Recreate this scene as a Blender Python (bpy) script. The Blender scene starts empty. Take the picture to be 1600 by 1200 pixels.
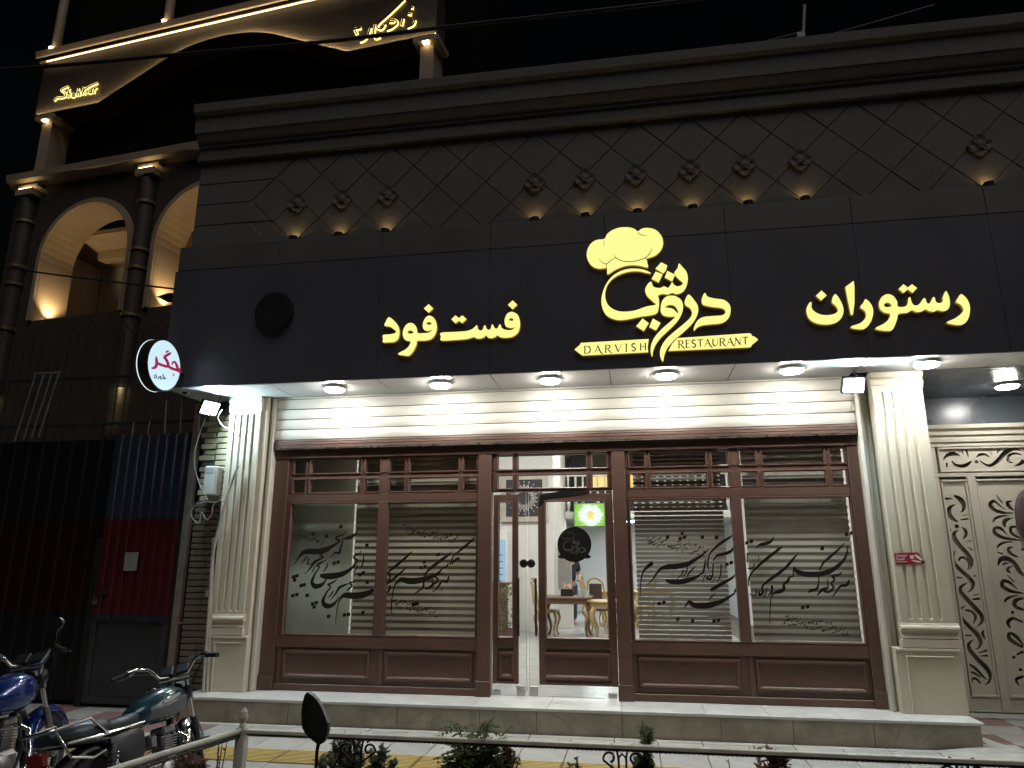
import bpy, bmesh, math, random
from mathutils import Vector, Matrix
from mathutils.geometry import delaunay_2d_cdt

# ------------------------------------------------------------------ camera, sky, light, exposure
SC = bpy.context.scene
COL = SC.collection
PI = math.pi
FPX = 1110.0
def _orthonormal():
    up = Vector((0.0, -4450.0, 1110.0)).normalized()
    ax = Vector((6897.0, -278.0, -1110.0))
    ax = (ax - up * ax.dot(up)).normalized()
    return ax, up.cross(ax), up
RX, RY, RZ = _orthonormal()
CAM = Vector((0.0, -8.0, 1.64))
def ray(u, v):
    d = Vector(((u - 800.0) / FPX, (v - 600.0) / FPX, 1.0))
    return Vector((RX.dot(d), RY.dot(d), RZ.dot(d)))
def atY(u, v, Y):
    d = ray(u, v); return CAM + d * ((Y - CAM.y) / d.y)
def atX(u, v, X):
    d = ray(u, v); return CAM + d * ((X - CAM.x) / d.x)
def atZ(u, v, Z):
    d = ray(u, v); return CAM + d * ((Z - CAM.z) / d.z)

cam_data = bpy.data.cameras.new('camera')
cam = bpy.data.objects.new('camera', cam_data); COL.objects.link(cam)
m = Matrix.Identity(4)
for r, row in enumerate((RX, RY, RZ)):
    m[r][0] = row[0]; m[r][1] = -row[1]; m[r][2] = -row[2]; m[r][3] = CAM[r]
cam.matrix_world = m
cam_data.sensor_width = 36.0; cam_data.lens = FPX / 1600.0 * 36.0
cam_data.clip_start = 0.05; cam_data.clip_end = 2000.0
SC.camera = cam

world = bpy.data.worlds.new('World'); SC.world = world; world.use_nodes = True
wn = world.node_tree.nodes; wl = world.node_tree.links
sky = wn.new('ShaderNodeTexSky'); sky.sky_type = 'NISHITA'; sky.sun_disc = False
sky.sun_elevation = math.radians(2.0); sky.sun_rotation = math.radians(160.0)
wl.new(sky.outputs[0], wn['Background'].inputs[0]); wn['Background'].inputs[1].default_value = 0.0012

sun_d = bpy.data.lights.new('street_glow', 'SUN'); sun_d.energy = 0.75; sun_d.angle = math.radians(40); sun_d.color = (1.0, 0.95, 0.91)
sun = bpy.data.objects.new('street_glow', sun_d); COL.objects.link(sun)
sun.rotation_euler = Vector((-0.22, 0.42, -0.88)).to_track_quat('-Z', 'Y').to_euler()

vs = SC.view_settings
vs.view_transform = 'Standard'; vs.look = 'None'; vs.exposure = 0.0; vs.gamma = 1.0; vs.use_curve_mapping = False
SC.cycles.use_denoising = True
SC.cycles.max_bounces = 7; SC.cycles.diffuse_bounces = 4; SC.cycles.glossy_bounces = 4
SC.cycles.transparent_max_bounces = 14; SC.cycles.transmission_bounces = 4
SC.cycles.sample_clamp_indirect = 2.5; SC.cycles.caustics_reflective = False; SC.cycles.caustics_refractive = False

# ------------------------------------------------------------------ materials
MATS = {}
def mat(name, col, rough=0.6, metal=0.0, var=0.12, scale=6.0, bump=0.0, bscale=60.0, col2=None, stretch=(1, 1, 1), spec=0.5, dirt=0.0, dscale=1.3, coat=0.0):
    """Principled surface with broken-up colour, roughness and fine relief, all from noise in object space."""
    if name in MATS: return MATS[name]
    M = bpy.data.materials.new(name); M.use_nodes = True
    nt = M.node_tree; N = nt.nodes; L = nt.links; b = N['Principled BSDF']
    tc = N.new('ShaderNodeTexCoord'); mp = N.new('ShaderNodeMapping'); mp.inputs['Scale'].default_value = stretch
    L.new(tc.outputs['Object'], mp.inputs[0])
    n1 = N.new('ShaderNodeTexNoise'); n1.inputs['Scale'].default_value = scale; n1.inputs['Detail'].default_value = 5.0; n1.inputs['Roughness'].default_value = 0.6
    L.new(mp.outputs[0], n1.inputs['Vector'])
    rp = N.new('ShaderNodeValToRGB'); rp.color_ramp.elements[0].position = 0.3; rp.color_ramp.elements[1].position = 0.72
    c2 = col2 if col2 else tuple(min(1.0, c * (1 + var)) for c in col)
    c1 = tuple(c * (1 - var) for c in col) if not col2 else col
    rp.color_ramp.elements[0].color = (*c1, 1); rp.color_ramp.elements[1].color = (*c2, 1)
    L.new(n1.outputs['Fac'], rp.inputs[0])
    out = rp.outputs[0]
    if dirt > 0:
        n2 = N.new('ShaderNodeTexNoise'); n2.inputs['Scale'].default_value = dscale; n2.inputs['Detail'].default_value = 8.0; n2.inputs['Roughness'].default_value = 0.7
        L.new(tc.outputs['Object'], n2.inputs['Vector'])
        r2 = N.new('ShaderNodeValToRGB'); r2.color_ramp.elements[0].position = 0.45; r2.color_ramp.elements[1].position = 0.75
        r2.color_ramp.elements[0].color = (0, 0, 0, 1); r2.color_ramp.elements[1].color = (dirt, dirt, dirt, 1)
        L.new(n2.outputs['Fac'], r2.inputs[0])
        mx = N.new('ShaderNodeMix'); mx.data_type = 'RGBA'
        L.new(r2.outputs[0], mx.inputs['Factor']); L.new(out, mx.inputs['A']); mx.inputs['B'].default_value = (*[c * 0.35 for c in col], 1)
        out = mx.outputs['Result']
    L.new(out, b.inputs['Base Color'])
    mr = N.new('ShaderNodeMapRange'); mr.inputs['To Min'].default_value = max(0.02, rough - 0.1); mr.inputs['To Max'].default_value = min(1, rough + 0.1)
    L.new(n1.outputs['Fac'], mr.inputs['Value']); L.new(mr.outputs[0], b.inputs['Roughness'])
    b.inputs['Metallic'].default_value = metal; b.inputs['Specular IOR Level'].default_value = spec
    if coat: b.inputs['Coat Weight'].default_value = coat; b.inputs['Coat Roughness'].default_value = 0.08
    if bump > 0:
        n3 = N.new('ShaderNodeTexNoise'); n3.inputs['Scale'].default_value = bscale; n3.inputs['Detail'].default_value = 4.0
        L.new(mp.outputs[0], n3.inputs['Vector'])
        bp = N.new('ShaderNodeBump'); bp.inputs['Strength'].default_value = bump; bp.inputs['Distance'].default_value = 0.01
        L.new(n3.outputs['Fac'], bp.inputs['Height']); L.new(bp.outputs[0], b.inputs['Normal'])
    MATS[name] = M; return M
def emit(name, col, s, base=(0.02, 0.02, 0.02)):
    """Something that gives off light: lamp diffusers, lit lettering, screens."""
    if name in MATS: return MATS[name]
    M = bpy.data.materials.new(name); M.use_nodes = True
    b = M.node_tree.nodes['Principled BSDF']
    b.inputs['Base Color'].default_value = (*base, 1); b.inputs['Emission Color'].default_value = (*col, 1); b.inputs['Emission Strength'].default_value = s
    b.inputs['Roughness'].default_value = 0.5
    MATS[name] = M; return M
def glass_mat(name, tint=(0.96, 0.975, 0.965), refl=1.0):
    M = bpy.data.materials.new(name); M.use_nodes = True
    nt = M.node_tree; N = nt.nodes; L = nt.links; N.remove(N['Principled BSDF'])
    t = N.new('ShaderNodeBsdfTransparent'); t.inputs[0].default_value = (*tint, 1)
    g = N.new('ShaderNodeBsdfGlossy'); g.inputs['Roughness'].default_value = 0.015; g.inputs[0].default_value = (1, 1, 1, 1)
    fr = N.new('ShaderNodeLayerWeight'); fr.inputs[0].default_value = 0.5                # Schlick: same on both faces of the sheet
    pw = N.new('ShaderNodeMath'); pw.operation = 'POWER'; pw.inputs[1].default_value = 5.0; L.new(fr.outputs['Facing'], pw.inputs[0])
    mu = N.new('ShaderNodeMath'); mu.operation = 'MULTIPLY_ADD'; mu.inputs[1].default_value = 0.92; mu.inputs[2].default_value = 0.04 * refl; L.new(pw.outputs[0], mu.inputs[0])
    mx = N.new('ShaderNodeMixShader'); L.new(mu.outputs[0], mx.inputs[0]); L.new(t.outputs[0], mx.inputs[1]); L.new(g.outputs[0], mx.inputs[2])
    L.new(mx.outputs[0], N['Material Output'].inputs[0]); MATS[name] = M; return M
def sheer_mat(name, col, see):
    M = bpy.data.materials.new(name); M.use_nodes = True
    nt = M.node_tree; N = nt.nodes; L = nt.links; b = N['Principled BSDF']
    b.inputs['Base Color'].default_value = (*col, 1); b.inputs['Roughness'].default_value = 0.9
    t = N.new('ShaderNodeBsdfTransparent'); mx = N.new('ShaderNodeMixShader'); mx.inputs[0].default_value = see
    L.new(b.outputs[0], mx.inputs[1]); L.new(t.outputs[0], mx.inputs[2]); L.new(mx.outputs[0], N['Material Output'].inputs[0])
    MATS[name] = M; return M

WOOD = mat('brown_painted_wood', (0.100, 0.052, 0.037), 0.42, var=0.14, scale=3.0, bump=0.12, bscale=40, stretch=(1, 1, 6), dirt=0.25, dscale=2.2)
WOODD = mat('old_brown_shutter_rail', (0.13, 0.075, 0.055), 0.5, var=0.35, scale=5, stretch=(0.6, 1, 8), bump=0.2, dirt=0.5, dscale=3)
CREAM = mat('cream_stone', (0.60, 0.545, 0.43), 0.5, var=0.07, scale=2.5, bump=0.06, bscale=30, dirt=0.16, dscale=1.6)
CREAMM = mat('cream_metal', (0.52, 0.485, 0.40), 0.42, var=0.05, scale=2.0, bump=0.03, bscale=20, dirt=0.15, dscale=1.2)
SHUT = mat('white_shutter_enamel', (0.60, 0.575, 0.50), 0.55, spec=0.3, var=0.05, scale=3, dirt=0.12, dscale=2.0, stretch=(1, 1, 3))
NAVY = mat('dark_composite_panel', (0.080, 0.079, 0.097), 0.42, var=0.10, scale=1.2, spec=0.5)
NAVYT = mat('grey_capping_panel', (0.10, 0.10, 0.10), 0.45, var=0.12, scale=1.4, dirt=0.3)
SOFF = mat('silver_soffit_panel', (0.80, 0.79, 0.77), 0.08, var=0.04, scale=1.0, metal=0.15)
PORCH = mat('slate_painted_ceiling', (0.085, 0.10, 0.115), 0.28, var=0.12, scale=1.6, bump=0.04, bscale=8)
UPW = mat('dim_stone_cladding', (0.118, 0.110, 0.100), 0.75, var=0.12, scale=3, bump=0.12, bscale=25, dirt=0.3, dscale=1.1)
GROOVE = mat('joint_recess', (0.05, 0.045, 0.04), 0.9, var=0.1)
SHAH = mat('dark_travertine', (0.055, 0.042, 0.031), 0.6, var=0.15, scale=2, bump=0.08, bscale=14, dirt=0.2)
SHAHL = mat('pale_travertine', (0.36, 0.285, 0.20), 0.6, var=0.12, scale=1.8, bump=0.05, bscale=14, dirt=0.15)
SHAHB = mat('black_glazing_frame', (0.006, 0.006, 0.006), 0.9, spec=0.05)
BRASS = mat('brass_pipe', (0.52, 0.40, 0.20), 0.32, metal=0.8, var=0.2, scale=4)
MARB = mat('white_marble_slab', (0.66, 0.67, 0.64), 0.32, var=0.10, scale=3.4, dirt=0.34, dscale=3.0, stretch=(1, 2, 1))
RISER = mat('beige_stone_riser', (0.36, 0.32, 0.245), 0.6, var=0.2, scale=4.5, bump=0.2, bscale=35, dirt=0.7, dscale=3.2)
PAVE = mat('grey_paving', (0.37, 0.37, 0.345), 0.72, var=0.14, scale=4, bump=0.15, bscale=60, dirt=0.35, dscale=1.5)
PAVE2 = mat('pale_paving', (0.42, 0.415, 0.38), 0.72, var=0.12, scale=4, bump=0.15, bscale=60, dirt=0.35, dscale=1.2)
PAVER = mat('red_paving', (0.22, 0.135, 0.125), 0.75, var=0.16, scale=14, bump=0.2, bscale=70, dirt=0.4)
GROUT = mat('dark_grout', (0.11, 0.10, 0.09), 0.9, var=0.2, scale=10, bump=0.2)
YELLOW = mat('yellow_tactile_tile', (0.58, 0.43, 0.13), 0.65, var=0.14, scale=5, bump=0.1, dirt=0.4, dscale=2)
YELLOWD = mat('grimy_tactile_groove', (0.24, 0.175, 0.06), 0.8, var=0.2, scale=9, dirt=0.5, dscale=4)
ASPH = mat('asphalt', (0.05, 0.05, 0.05), 0.85, var=0.25, scale=30, bump=0.4, bscale=150)
INK = mat('black_vinyl', (0.010, 0.009, 0.008), 0.7, var=0.05, spec=0.12)
INKB = mat('brown_black_vinyl', (0.014, 0.010, 0.008), 0.7, var=0.05, spec=0.10)
GLASS = glass_mat('window_glass')
WHITE = mat('white_paint', (0.74, 0.73, 0.70), 0.6, var=0.04, scale=1.5)
GREENW = mat('pale_green_wall', (0.78, 0.83, 0.74), 0.55, var=0.06, scale=3, dirt=0.12, dscale=2.5)
FLOORT = mat('grey_floor_tile', (0.46, 0.47, 0.47), 0.22, var=0.08, scale=3, stretch=(1, 4, 1))
BAND = mat('beige_blind_band', (0.78, 0.69, 0.55), 0.85, var=0.10, scale=20, stretch=(1, 1, 8))
BANDG = mat('grey_blind_band', (0.70, 0.65, 0.56), 0.85, var=0.10, scale=20, stretch=(1, 1, 8))
SHEER = sheer_mat('sheer_blind', (0.34, 0.31, 0.25), 0.22)
SHEERO = sheer_mat('open_sheer_blind', (0.30, 0.27, 0.22), 0.86)
BANDO = mat('taupe_blind_band', (0.42, 0.375, 0.32), 0.85, var=0.10, scale=20, stretch=(1, 1, 8))
STEEL = mat('brushed_steel', (0.55, 0.54, 0.52), 0.28, metal=1.0, var=0.1, scale=8)
DARKM = mat('dark_metal', (0.03, 0.03, 0.032), 0.45, metal=0.5, var=0.2)
BLACKP = mat('black_plastic', (0.014, 0.014, 0.015), 0.4, var=0.15)
RUBBER = mat('black_rubber', (0.018, 0.018, 0.018), 0.75, var=0.2, bump=0.2)
CHROME = mat('chrome', (0.70, 0.70, 0.70), 0.14, metal=1.0, var=0.08)
GREYM = mat('grey_cast_metal', (0.28, 0.28, 0.28), 0.4, metal=0.9, var=0.25, scale=12, dirt=0.4, dscale=8)
TEAL = mat('teal_tank_paint', (0.030, 0.085, 0.115), 0.22, var=0.1, metal=0.4, coat=0.6)
BLUE = mat('blue_tank_paint', (0.003, 0.026, 0.17), 0.2, var=0.1, metal=0.3, coat=0.6)
SEATM = mat('worn_seat_vinyl', (0.022, 0.034, 0.042), 0.38, var=0.2, scale=9, bump=0.12, bscale=90)
REDP = mat('red_lens', (0.16, 0.012, 0.012), 0.25, var=0.1)
RUST = mat('rusty_post', (0.20, 0.165, 0.125), 0.6, var=0.35, scale=7, col2=(0.26, 0.20, 0.15), bump=0.25, dirt=0.5, dscale=6, stretch=(1, 1, 0.4))
BRICKY = mat('yellow_brick', (0.50, 0.44, 0.28), 0.8, var=0.14, scale=14, bump=0.3, dirt=0.2, dscale=6)
BRICKD = mat('brown_brick', (0.15, 0.12, 0.09), 0.85, var=0.2, scale=14, bump=0.3, dirt=0.35, dscale=5)
MORTAR = mat('mortar', (0.11, 0.10, 0.085), 0.95, var=0.2, scale=14, bump=0.3)
RAILW = mat('cream_rail_paint', (0.68, 0.65, 0.55), 0.5, var=0.15, scale=8, bump=0.12, dirt=0.5, dscale=6)
TWIST = mat('grimy_twisted_bar', (0.10, 0.092, 0.075), 0.6, var=0.3, scale=40)
IRON = mat('black_wrought_iron', (0.022, 0.019, 0.016), 0.55, metal=0.3, var=0.3, bump=0.2)
PIPE = mat('grey_pvc', (0.33, 0.31, 0.27), 0.55, var=0.12, dirt=0.3, dscale=4)
CABLEW = mat('white_cable', (0.28, 0.28, 0.27), 0.5)
CABLEB = mat('black_cable', (0.008, 0.008, 0.008), 0.7)
SOIL = mat('planter_soil', (0.05, 0.038, 0.028), 0.95, var=0.3, scale=20, bump=0.5)
def leaf_mat(n, a, b):
    M = mat(n, a, 0.55, var=0.2, col2=b, scale=9); N = M.node_tree.nodes; L = M.node_tree.links; pb = N['Principled BSDF']
    tr = N.new('ShaderNodeBsdfTranslucent'); mx = N.new('ShaderNodeMixShader'); mx.inputs[0].default_value = 0.45
    br = N.new('ShaderNodeBrightContrast'); br.inputs['Bright'].default_value = 0.06; L.new(pb.inputs['Base Color'].links[0].from_socket, br.inputs[0]); L.new(br.outputs[0], tr.inputs[0]); L.new(pb.outputs[0], mx.inputs[1]); L.new(tr.outputs[0], mx.inputs[2]); L.new(mx.outputs[0], N['Material Output'].inputs[0]); return M
LEAFG = leaf_mat('green_leaf', (0.075, 0.11, 0.04), (0.20, 0.25, 0.10))
LEAFD = leaf_mat('dusty_leaf', (0.10, 0.115, 0.07), (0.25, 0.26, 0.17))
LEAFB = leaf_mat('dry_red_leaf', (0.14, 0.06, 0.04), (0.28, 0.15, 0.09))
STEM = mat('brown_stem', (0.07, 0.05, 0.03), 0.8)
OAK = mat('walnut_wood', (0.15, 0.075, 0.04), 0.45, var=0.25, scale=4, stretch=(1, 1, 0.3))
GOLDW = mat('gilded_wood', (0.42, 0.29, 0.12), 0.4, var=0.25, scale=9)
SKIN = mat('skin', (0.45, 0.27, 0.19), 0.55, var=0.06)
SHIRT = mat('black_cotton', (0.014, 0.016, 0.02), 0.9, var=0.2)
JEANS = mat('blue_denim', (0.03, 0.05, 0.08), 0.9, var=0.2)
LETTER = emit('lit_yellow_acrylic', (1.0, 0.90, 0.28), 1.12)
LETTERS = emit('amber_letter_return', (0.75, 0.42, 0.03), 0.35)
HALO = emit('warm_halo_strip', (1.0, 0.74, 0.24), 2.2)
WSTRIP = emit('warm_led_strip', (1.0, 0.72, 0.36), 16.0)
DISC = emit('lamp_diffuser', (1.0, 0.972, 0.915), 175.0)
FLOOD = emit('flood_led', (0.62, 0.86, 1.0), 560.0)
WARM = emit('warm_bulb', (1.0, 0.66, 0.25), 30.0)
PANEL = emit('ceiling_light_panel', (1.0, 0.97, 0.93), 55.0)

# ------------------------------------------------------------------ mesh helpers
class MB:
    """Collects vertices and faces for ONE mesh object."""
    def __init__(s): s.v = []; s.f = []; s.mi = []
    def add(s, vs_, fs, mi=0):
        o = len(s.v); s.v.extend([tuple(p) for p in vs_])
        for f in fs: s.f.append([i + o for i in f]); s.mi.append(mi)
        return s
    def box(s, x0, x1, y0, y1, z0, z1, mi=0):
        return s.add([(x0, y0, z0), (x1, y0, z0), (x1, y1, z0), (x0, y1, z0), (x0, y0, z1), (x1, y0, z1), (x1, y1, z1), (x0, y1, z1)],
                     [(0, 3, 2, 1), (4, 5, 6, 7), (0, 1, 5, 4), (1, 2, 6, 5), (2, 3, 7, 6), (3, 0, 4, 7)], mi)
    def tube(s, pts, r, n=8, mi=0, cap=True):
        pts = [Vector(p) for p in pts]; k = len(pts)
        rs = r if isinstance(r, (list, tuple)) else [r] * k
        vs_ = []; up = None
        for i, p in enumerate(pts):
            t = (pts[min(i + 1, k - 1)] - pts[max(i - 1, 0)]).normalized()
            if up is None: up = Vector((0, 0, 1)) if abs(t.z) < 0.9 else Vector((1, 0, 0))
            a = t.cross(up)
            if a.length < 1e-5: a = t.cross(Vector((0, 1, 0)))
            a.normalize(); b = a.cross(t).normalized(); up = b
            for j in range(n):
                w = 2 * PI * j / n
                vs_.append(p + (a * math.cos(w) + b * math.sin(w)) * rs[i])
        fs = [(i * n + j, i * n + (j + 1) % n, (i + 1) * n + (j + 1) % n, (i + 1) * n + j) for i in range(k - 1) for j in range(n)]
        if cap: fs += [tuple(range(n - 1, -1, -1)), tuple((k - 1) * n + j for j in range(n))]
        return s.add(vs_, fs, mi)
    def lathe(s, prof, c, axis=(0, 0, 1), n=20, mi=0):
        """prof: (radius, height along axis) pairs."""
        ax = Vector(axis).normalized(); a = ax.cross(Vector((0, 0, 1)) if abs(ax.z) < 0.9 else Vector((1, 0, 0))).normalized(); b = ax.cross(a)
        c = Vector(c); vs_ = []
        for r_, h in prof:
            for j in range(n):
                w = 2 * PI * j / n; vs_.append(c + ax * h + (a * math.cos(w) + b * math.sin(w)) * max(r_, 1e-4))
        k = len(prof)
        fs = [(i * n + j, i * n + (j + 1) % n, (i + 1) * n + (j + 1) % n, (i + 1) * n + j) for i in range(k - 1) for j in range(n)]
        fs += [tuple(range(n - 1, -1, -1)), tuple((k - 1) * n + j for j in range(n))]
        return s.add(vs_, fs, mi)
    def prof(s, x0, x1, yz, mi=0):
        """A moulding: closed (y, z) profile run along x."""
        n = len(yz); vs_ = [(x0, y, z) for y, z in yz] + [(x1, y, z) for y, z in yz]
        fs = [(i, (i + 1) % n, n + (i + 1) % n, n + i) for i in range(n)] + [tuple(range(n - 1, -1, -1)), tuple(range(n, 2 * n))]
        return s.add(vs_, fs, mi)
    def build(s, name, material, parent=None, smooth=False, bevel=0.0, loc=None):
        me = bpy.data.meshes.new(name); me.from_pydata(s.v, [], s.f)
        for mm in (material if isinstance(material, (list, tuple)) else [material]): me.materials.append(mm)
        if any(s.mi): me.polygons.foreach_set('material_index', s.mi)
        bm = bmesh.new(); bm.from_mesh(me); bmesh.ops.recalc_face_normals(bm, faces=bm.faces)
        if bevel > 0:
            es = [e for e in bm.edges if len(e.link_faces) == 2 and e.calc_face_angle(0) > 0.6]
            bmesh.ops.bevel(bm, geom=es, offset=bevel, segments=1, affect='EDGES', profile=0.5)
        bm.to_mesh(me); bm.free()
        if smooth:
            me.polygons.foreach_set('use_smooth', [True] * len(me.polygons))
            try: me.set_sharp_from_angle(angle=math.radians(40))
            except Exception: pass
        o = bpy.data.objects.new(name, me); COL.objects.link(o)
        adopt(o, parent)
        if loc is not None: o.location = loc
        return o
WROOT = {}
def adopt(o, parent):
    if parent is None: return o
    o.parent = parent
    if parent.name in WROOT: o.matrix_parent_inverse = Matrix.Translation(-WROOT[parent.name])
    return o
def wthing(name, label, cat, base, group=None, kind=None):
    """A thing whose parts are drawn in world coordinates; its Empty stands at its base."""
    o = thing(name, label, cat, base, 0.0, group, kind); WROOT[o.name] = Vector(base); return o
def thing(name, label, cat, loc=(0, 0, 0), rotz=0.0, group=None, kind=None):
    o = bpy.data.objects.new(name, None); COL.objects.link(o); o.location = loc; o.rotation_euler = (0, 0, rotz); o.empty_display_size = 0.1
    return tag(o, label, cat, group, kind)
def tag(o, label=None, cat=None, group=None, kind=None):
    if label: o['label'] = label
    if cat: o['category'] = cat
    if group: o['group'] = group
    if kind: o['kind'] = kind
    return o
def share(name, me, loc, parent, rot=None, scale=None):
    o = bpy.data.objects.new(name, me); COL.objects.link(o); o.location = loc
    adopt(o, parent)
    if rot: o.rotation_euler = rot
    if scale: o.scale = scale
    return o
def copy_tree(o, parent=None):
    c = o.copy(); COL.objects.link(c); c.parent = parent
    for ch in list(o.children): copy_tree(ch, c)
    return c
def bx(name, x0, x1, y0, y1, z0, z1, material, parent=None, bevel=0.004):
    return MB().box(x0, x1, y0, y1, z0, z1).build(name, material, parent, bevel=bevel)
def smoothline(pts, sub=5, closed=False):
    """Catmull-Rom through points of any dimension."""
    n = len(pts); out = []
    rng = range(n) if closed else range(n - 1)
    for i in rng:
        p0 = pts[(i - 1) % n] if closed or i > 0 else pts[0]; p1 = pts[i]; p2 = pts[(i + 1) % n]
        p3 = pts[(i + 2) % n] if closed or i + 2 < n else pts[-1]
        for k in range(sub):
            t = k / sub
            out.append(tuple(0.5 * (2 * b + (c - a) * t + (2 * a - 5 * b + 4 * c - d) * t * t + (3 * b - a - 3 * c + d) * t ** 3) for a, b, c, d in zip(p0, p1, p2, p3)))
    if not closed: out.append(tuple(pts[-1]))
    return out
def ribbon_poly(st, sub=5):
    """A pen stroke (x, y, width) -> closed outline."""
    c = smoothline(st, sub); L = []; R = []
    for i, p in enumerate(c):
        a = c[max(i - 1, 0)]; b = c[min(i + 1, len(c) - 1)]
        dx, dy = b[0] - a[0], b[1] - a[1]; l = math.hypot(dx, dy) or 1.0; w = max(p[2], 1e-4) * 0.5
        L.append((p[0] - dy / l * w, p[1] + dx / l * w)); R.append((p[0] + dy / l * w, p[1] - dx / l * w))
    return L, R
def strokes_mesh(mb, strokes, to3, t, sub=5, out=Vector((0, -1, 0)), step=0.00015):
    """Raised pen strokes: to3 maps a drawn point to the wall, `out` is the wall's outward normal."""
    for i, st in enumerate(strokes):
        L, R = ribbon_poly(st, sub); n = len(L); o = out * (t + i * step)
        A = [to3(*p) for p in L]; B = [to3(*p) for p in R]
        vs_ = [a + o for a in A] + [b + o for b in B] + A + B
        fs = []
        for k in range(n - 1):
            fs += [(k, k + 1, n + k + 1, n + k), (2 * n + k, 2 * n + k + 1, k + 1, k), (n + k, n + k + 1, 3 * n + k + 1, 3 * n + k)]
        fs += [(0, n, 3 * n, 2 * n), (n - 1, 2 * n - 1, 4 * n - 1, 3 * n - 1)]
        mb.add(vs_, fs)
    return mb
def plate_mesh(mb, loops, to3, t, out=Vector((0, -1, 0)), side=0, face=0, cut=False):
    """Flat plate cut to outlines (even-odd, so inner loops are holes), thickness t."""
    vs2 = []; es = []
    for lp in loops:
        o = len(vs2); vs2 += [Vector(p[:2]) for p in lp]; k = len(lp)
        es += [(o + i, o + (i + 1) % k) for i in range(k)]
    V, E, F, _a, _b, _c = delaunay_2d_cdt(vs2, es, [], 0, 1e-6)
    def inside(lp, x, y):
        c = False; j = len(lp) - 1
        for i in range(len(lp)):
            if (lp[i][1] > y) != (lp[j][1] > y) and x < (lp[j][0] - lp[i][0]) * (y - lp[i][1]) / (lp[j][1] - lp[i][1]) + lp[i][0]: c = not c
            j = i
        return c
    bb = [(min(p[0] for p in lp), max(p[0] for p in lp), min(p[1] for p in lp), max(p[1] for p in lp)) for lp in loops]
    keep = []
    for f in F:
        x = sum(V[i].x for i in f) / 3; y = sum(V[i].y for i in f) / 3
        hit = [k for k, lp in enumerate(loops) if bb[k][0] <= x <= bb[k][1] and bb[k][2] <= y <= bb[k][3] and inside(lp, x, y)]
        if (len(hit) % 2 == 1) if not cut else hit == [0]: keep.append(f)
    F = keep
    P = [to3(p.x, p.y) for p in V]; n = len(P); off = out * t
    mb.add([p + off for p in P], [tuple(f) for f in F], face)
    cnt = {}
    for f in F:
        for a, b in zip(f, list(f[1:]) + [f[0]]):
            cnt.setdefault((min(a, b), max(a, b)), []).append((a, b))
    edges = [v[0] for v in cnt.values() if len(v) == 1]
    sv = []; sf = []
    for a, b in edges:
        o = len(sv); sv += [P[a] + off, P[b] + off, P[b], P[a]]; sf.append((o, o + 3, o + 2, o + 1))
    mb.add(sv, sf, side); return mb
def zoomed(ox, oy, s): return lambda x, y: (ox + x / s, oy + y / s)
def onY(Y, z=None):
    if z is None: return lambda u, v: atY(u, v, Y)
    return lambda x, y: atY(*z(x, y), Y)
def dot(x, y, r, a=0.75): return [(x + r * math.cos(a + k * PI / 2) * (1.15 if k % 2 else 0.95), y + r * math.sin(a + k * PI / 2) * (1.15 if k % 2 else 0.95)) for k in range(4)]

# ------------------------------------------------------------------ ground
random.seed(5)
road = MB().add([(-60, -60, -0.14), (60, -60, -0.14), (60, 60, -0.14), (-60, 60, -0.14)], [(0, 1, 2, 3)]).build('road', ASPH); tag(road, kind='structure')
walk = bx('sidewalk', -14, 12, -5.6, 1.30, -0.14, -0.012, GROUT, bevel=0); tag(walk, kind='structure')
bx('kerb', -14, 12, -5.75, -5.6, -0.14, 0.0, PAVE2, walk)
def slab_mesh(w, d, material, ribs=False, h=0.012, n=0):
    mb = MB().box(0.004, w - 0.004, 0.004, d - 0.004, -h, 0)
    if ribs:
        for k in range(5):
            y = d * (k + 0.5) / 5; mb.box(0.012, w - 0.012, y - 0.0125, y + 0.0125, -0.002, 0.007, 1)
    o = mb.build('paving_slab', material, None, bevel=0.003); me = o.data; bpy.data.objects.remove(o); return me
T = 0.405
G1 = slab_mesh(T, 0.415, PAVE); G2 = slab_mesh(T, 0.415, PAVE2); GR = slab_mesh(T, 0.415, PAVER)
GY = slab_mesh(T, 0.20, [YELLOWD, YELLOW], True); GB = slab_mesh(T * 2, 0.10, PAVE2)
rows = [(-1.04, 0), (-1.455, 0), (-2.28, 0), (-2.70, 0), (-3.11, 0), (-3.53, 0)]
for y, _ in rows:
    for i in range(-24, 18):
        x = i * T - 0.245; me = G1 if random.random() < 0.6 else G2
        if x < -4.4 and y > -1.2: me = GR if random.random() < 0.75 else G1
        if -9.6 < x < 6.4: share('paving_slab', me, (x, y, random.uniform(-0.0015, 0.0015)), walk, (0, 0, random.uniform(-0.003, 0.003)))
for i in range(-23, 16):
    for k in range(2): share('tactile_tile', GY, (i * T - 0.245, -1.865 + k * 0.203, 0.001), walk)
for i in range(-6, 5): share('edge_slab', GB, (i * T * 2 - 0.245, -0.62, 0.0), walk)
for i in range(8, 15):                                    # in front of the gate, right of the step
    for j, y in enumerate((-0.62, -0.20, 0.215, 0.63, 0.92)):
        x = i * T - 0.245
        if x > 2.9: share('paving_slab', GR if (i + j) % 3 == 0 else G1, (x, y, 0.001), walk)
for i in range(-23, -11):
    for j, y in enumerate((-0.62, -0.205)):
        share('paving_slab', GR if random.random() < 0.6 else G1, (i * T - 0.245, y, 0.001), walk)
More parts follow.
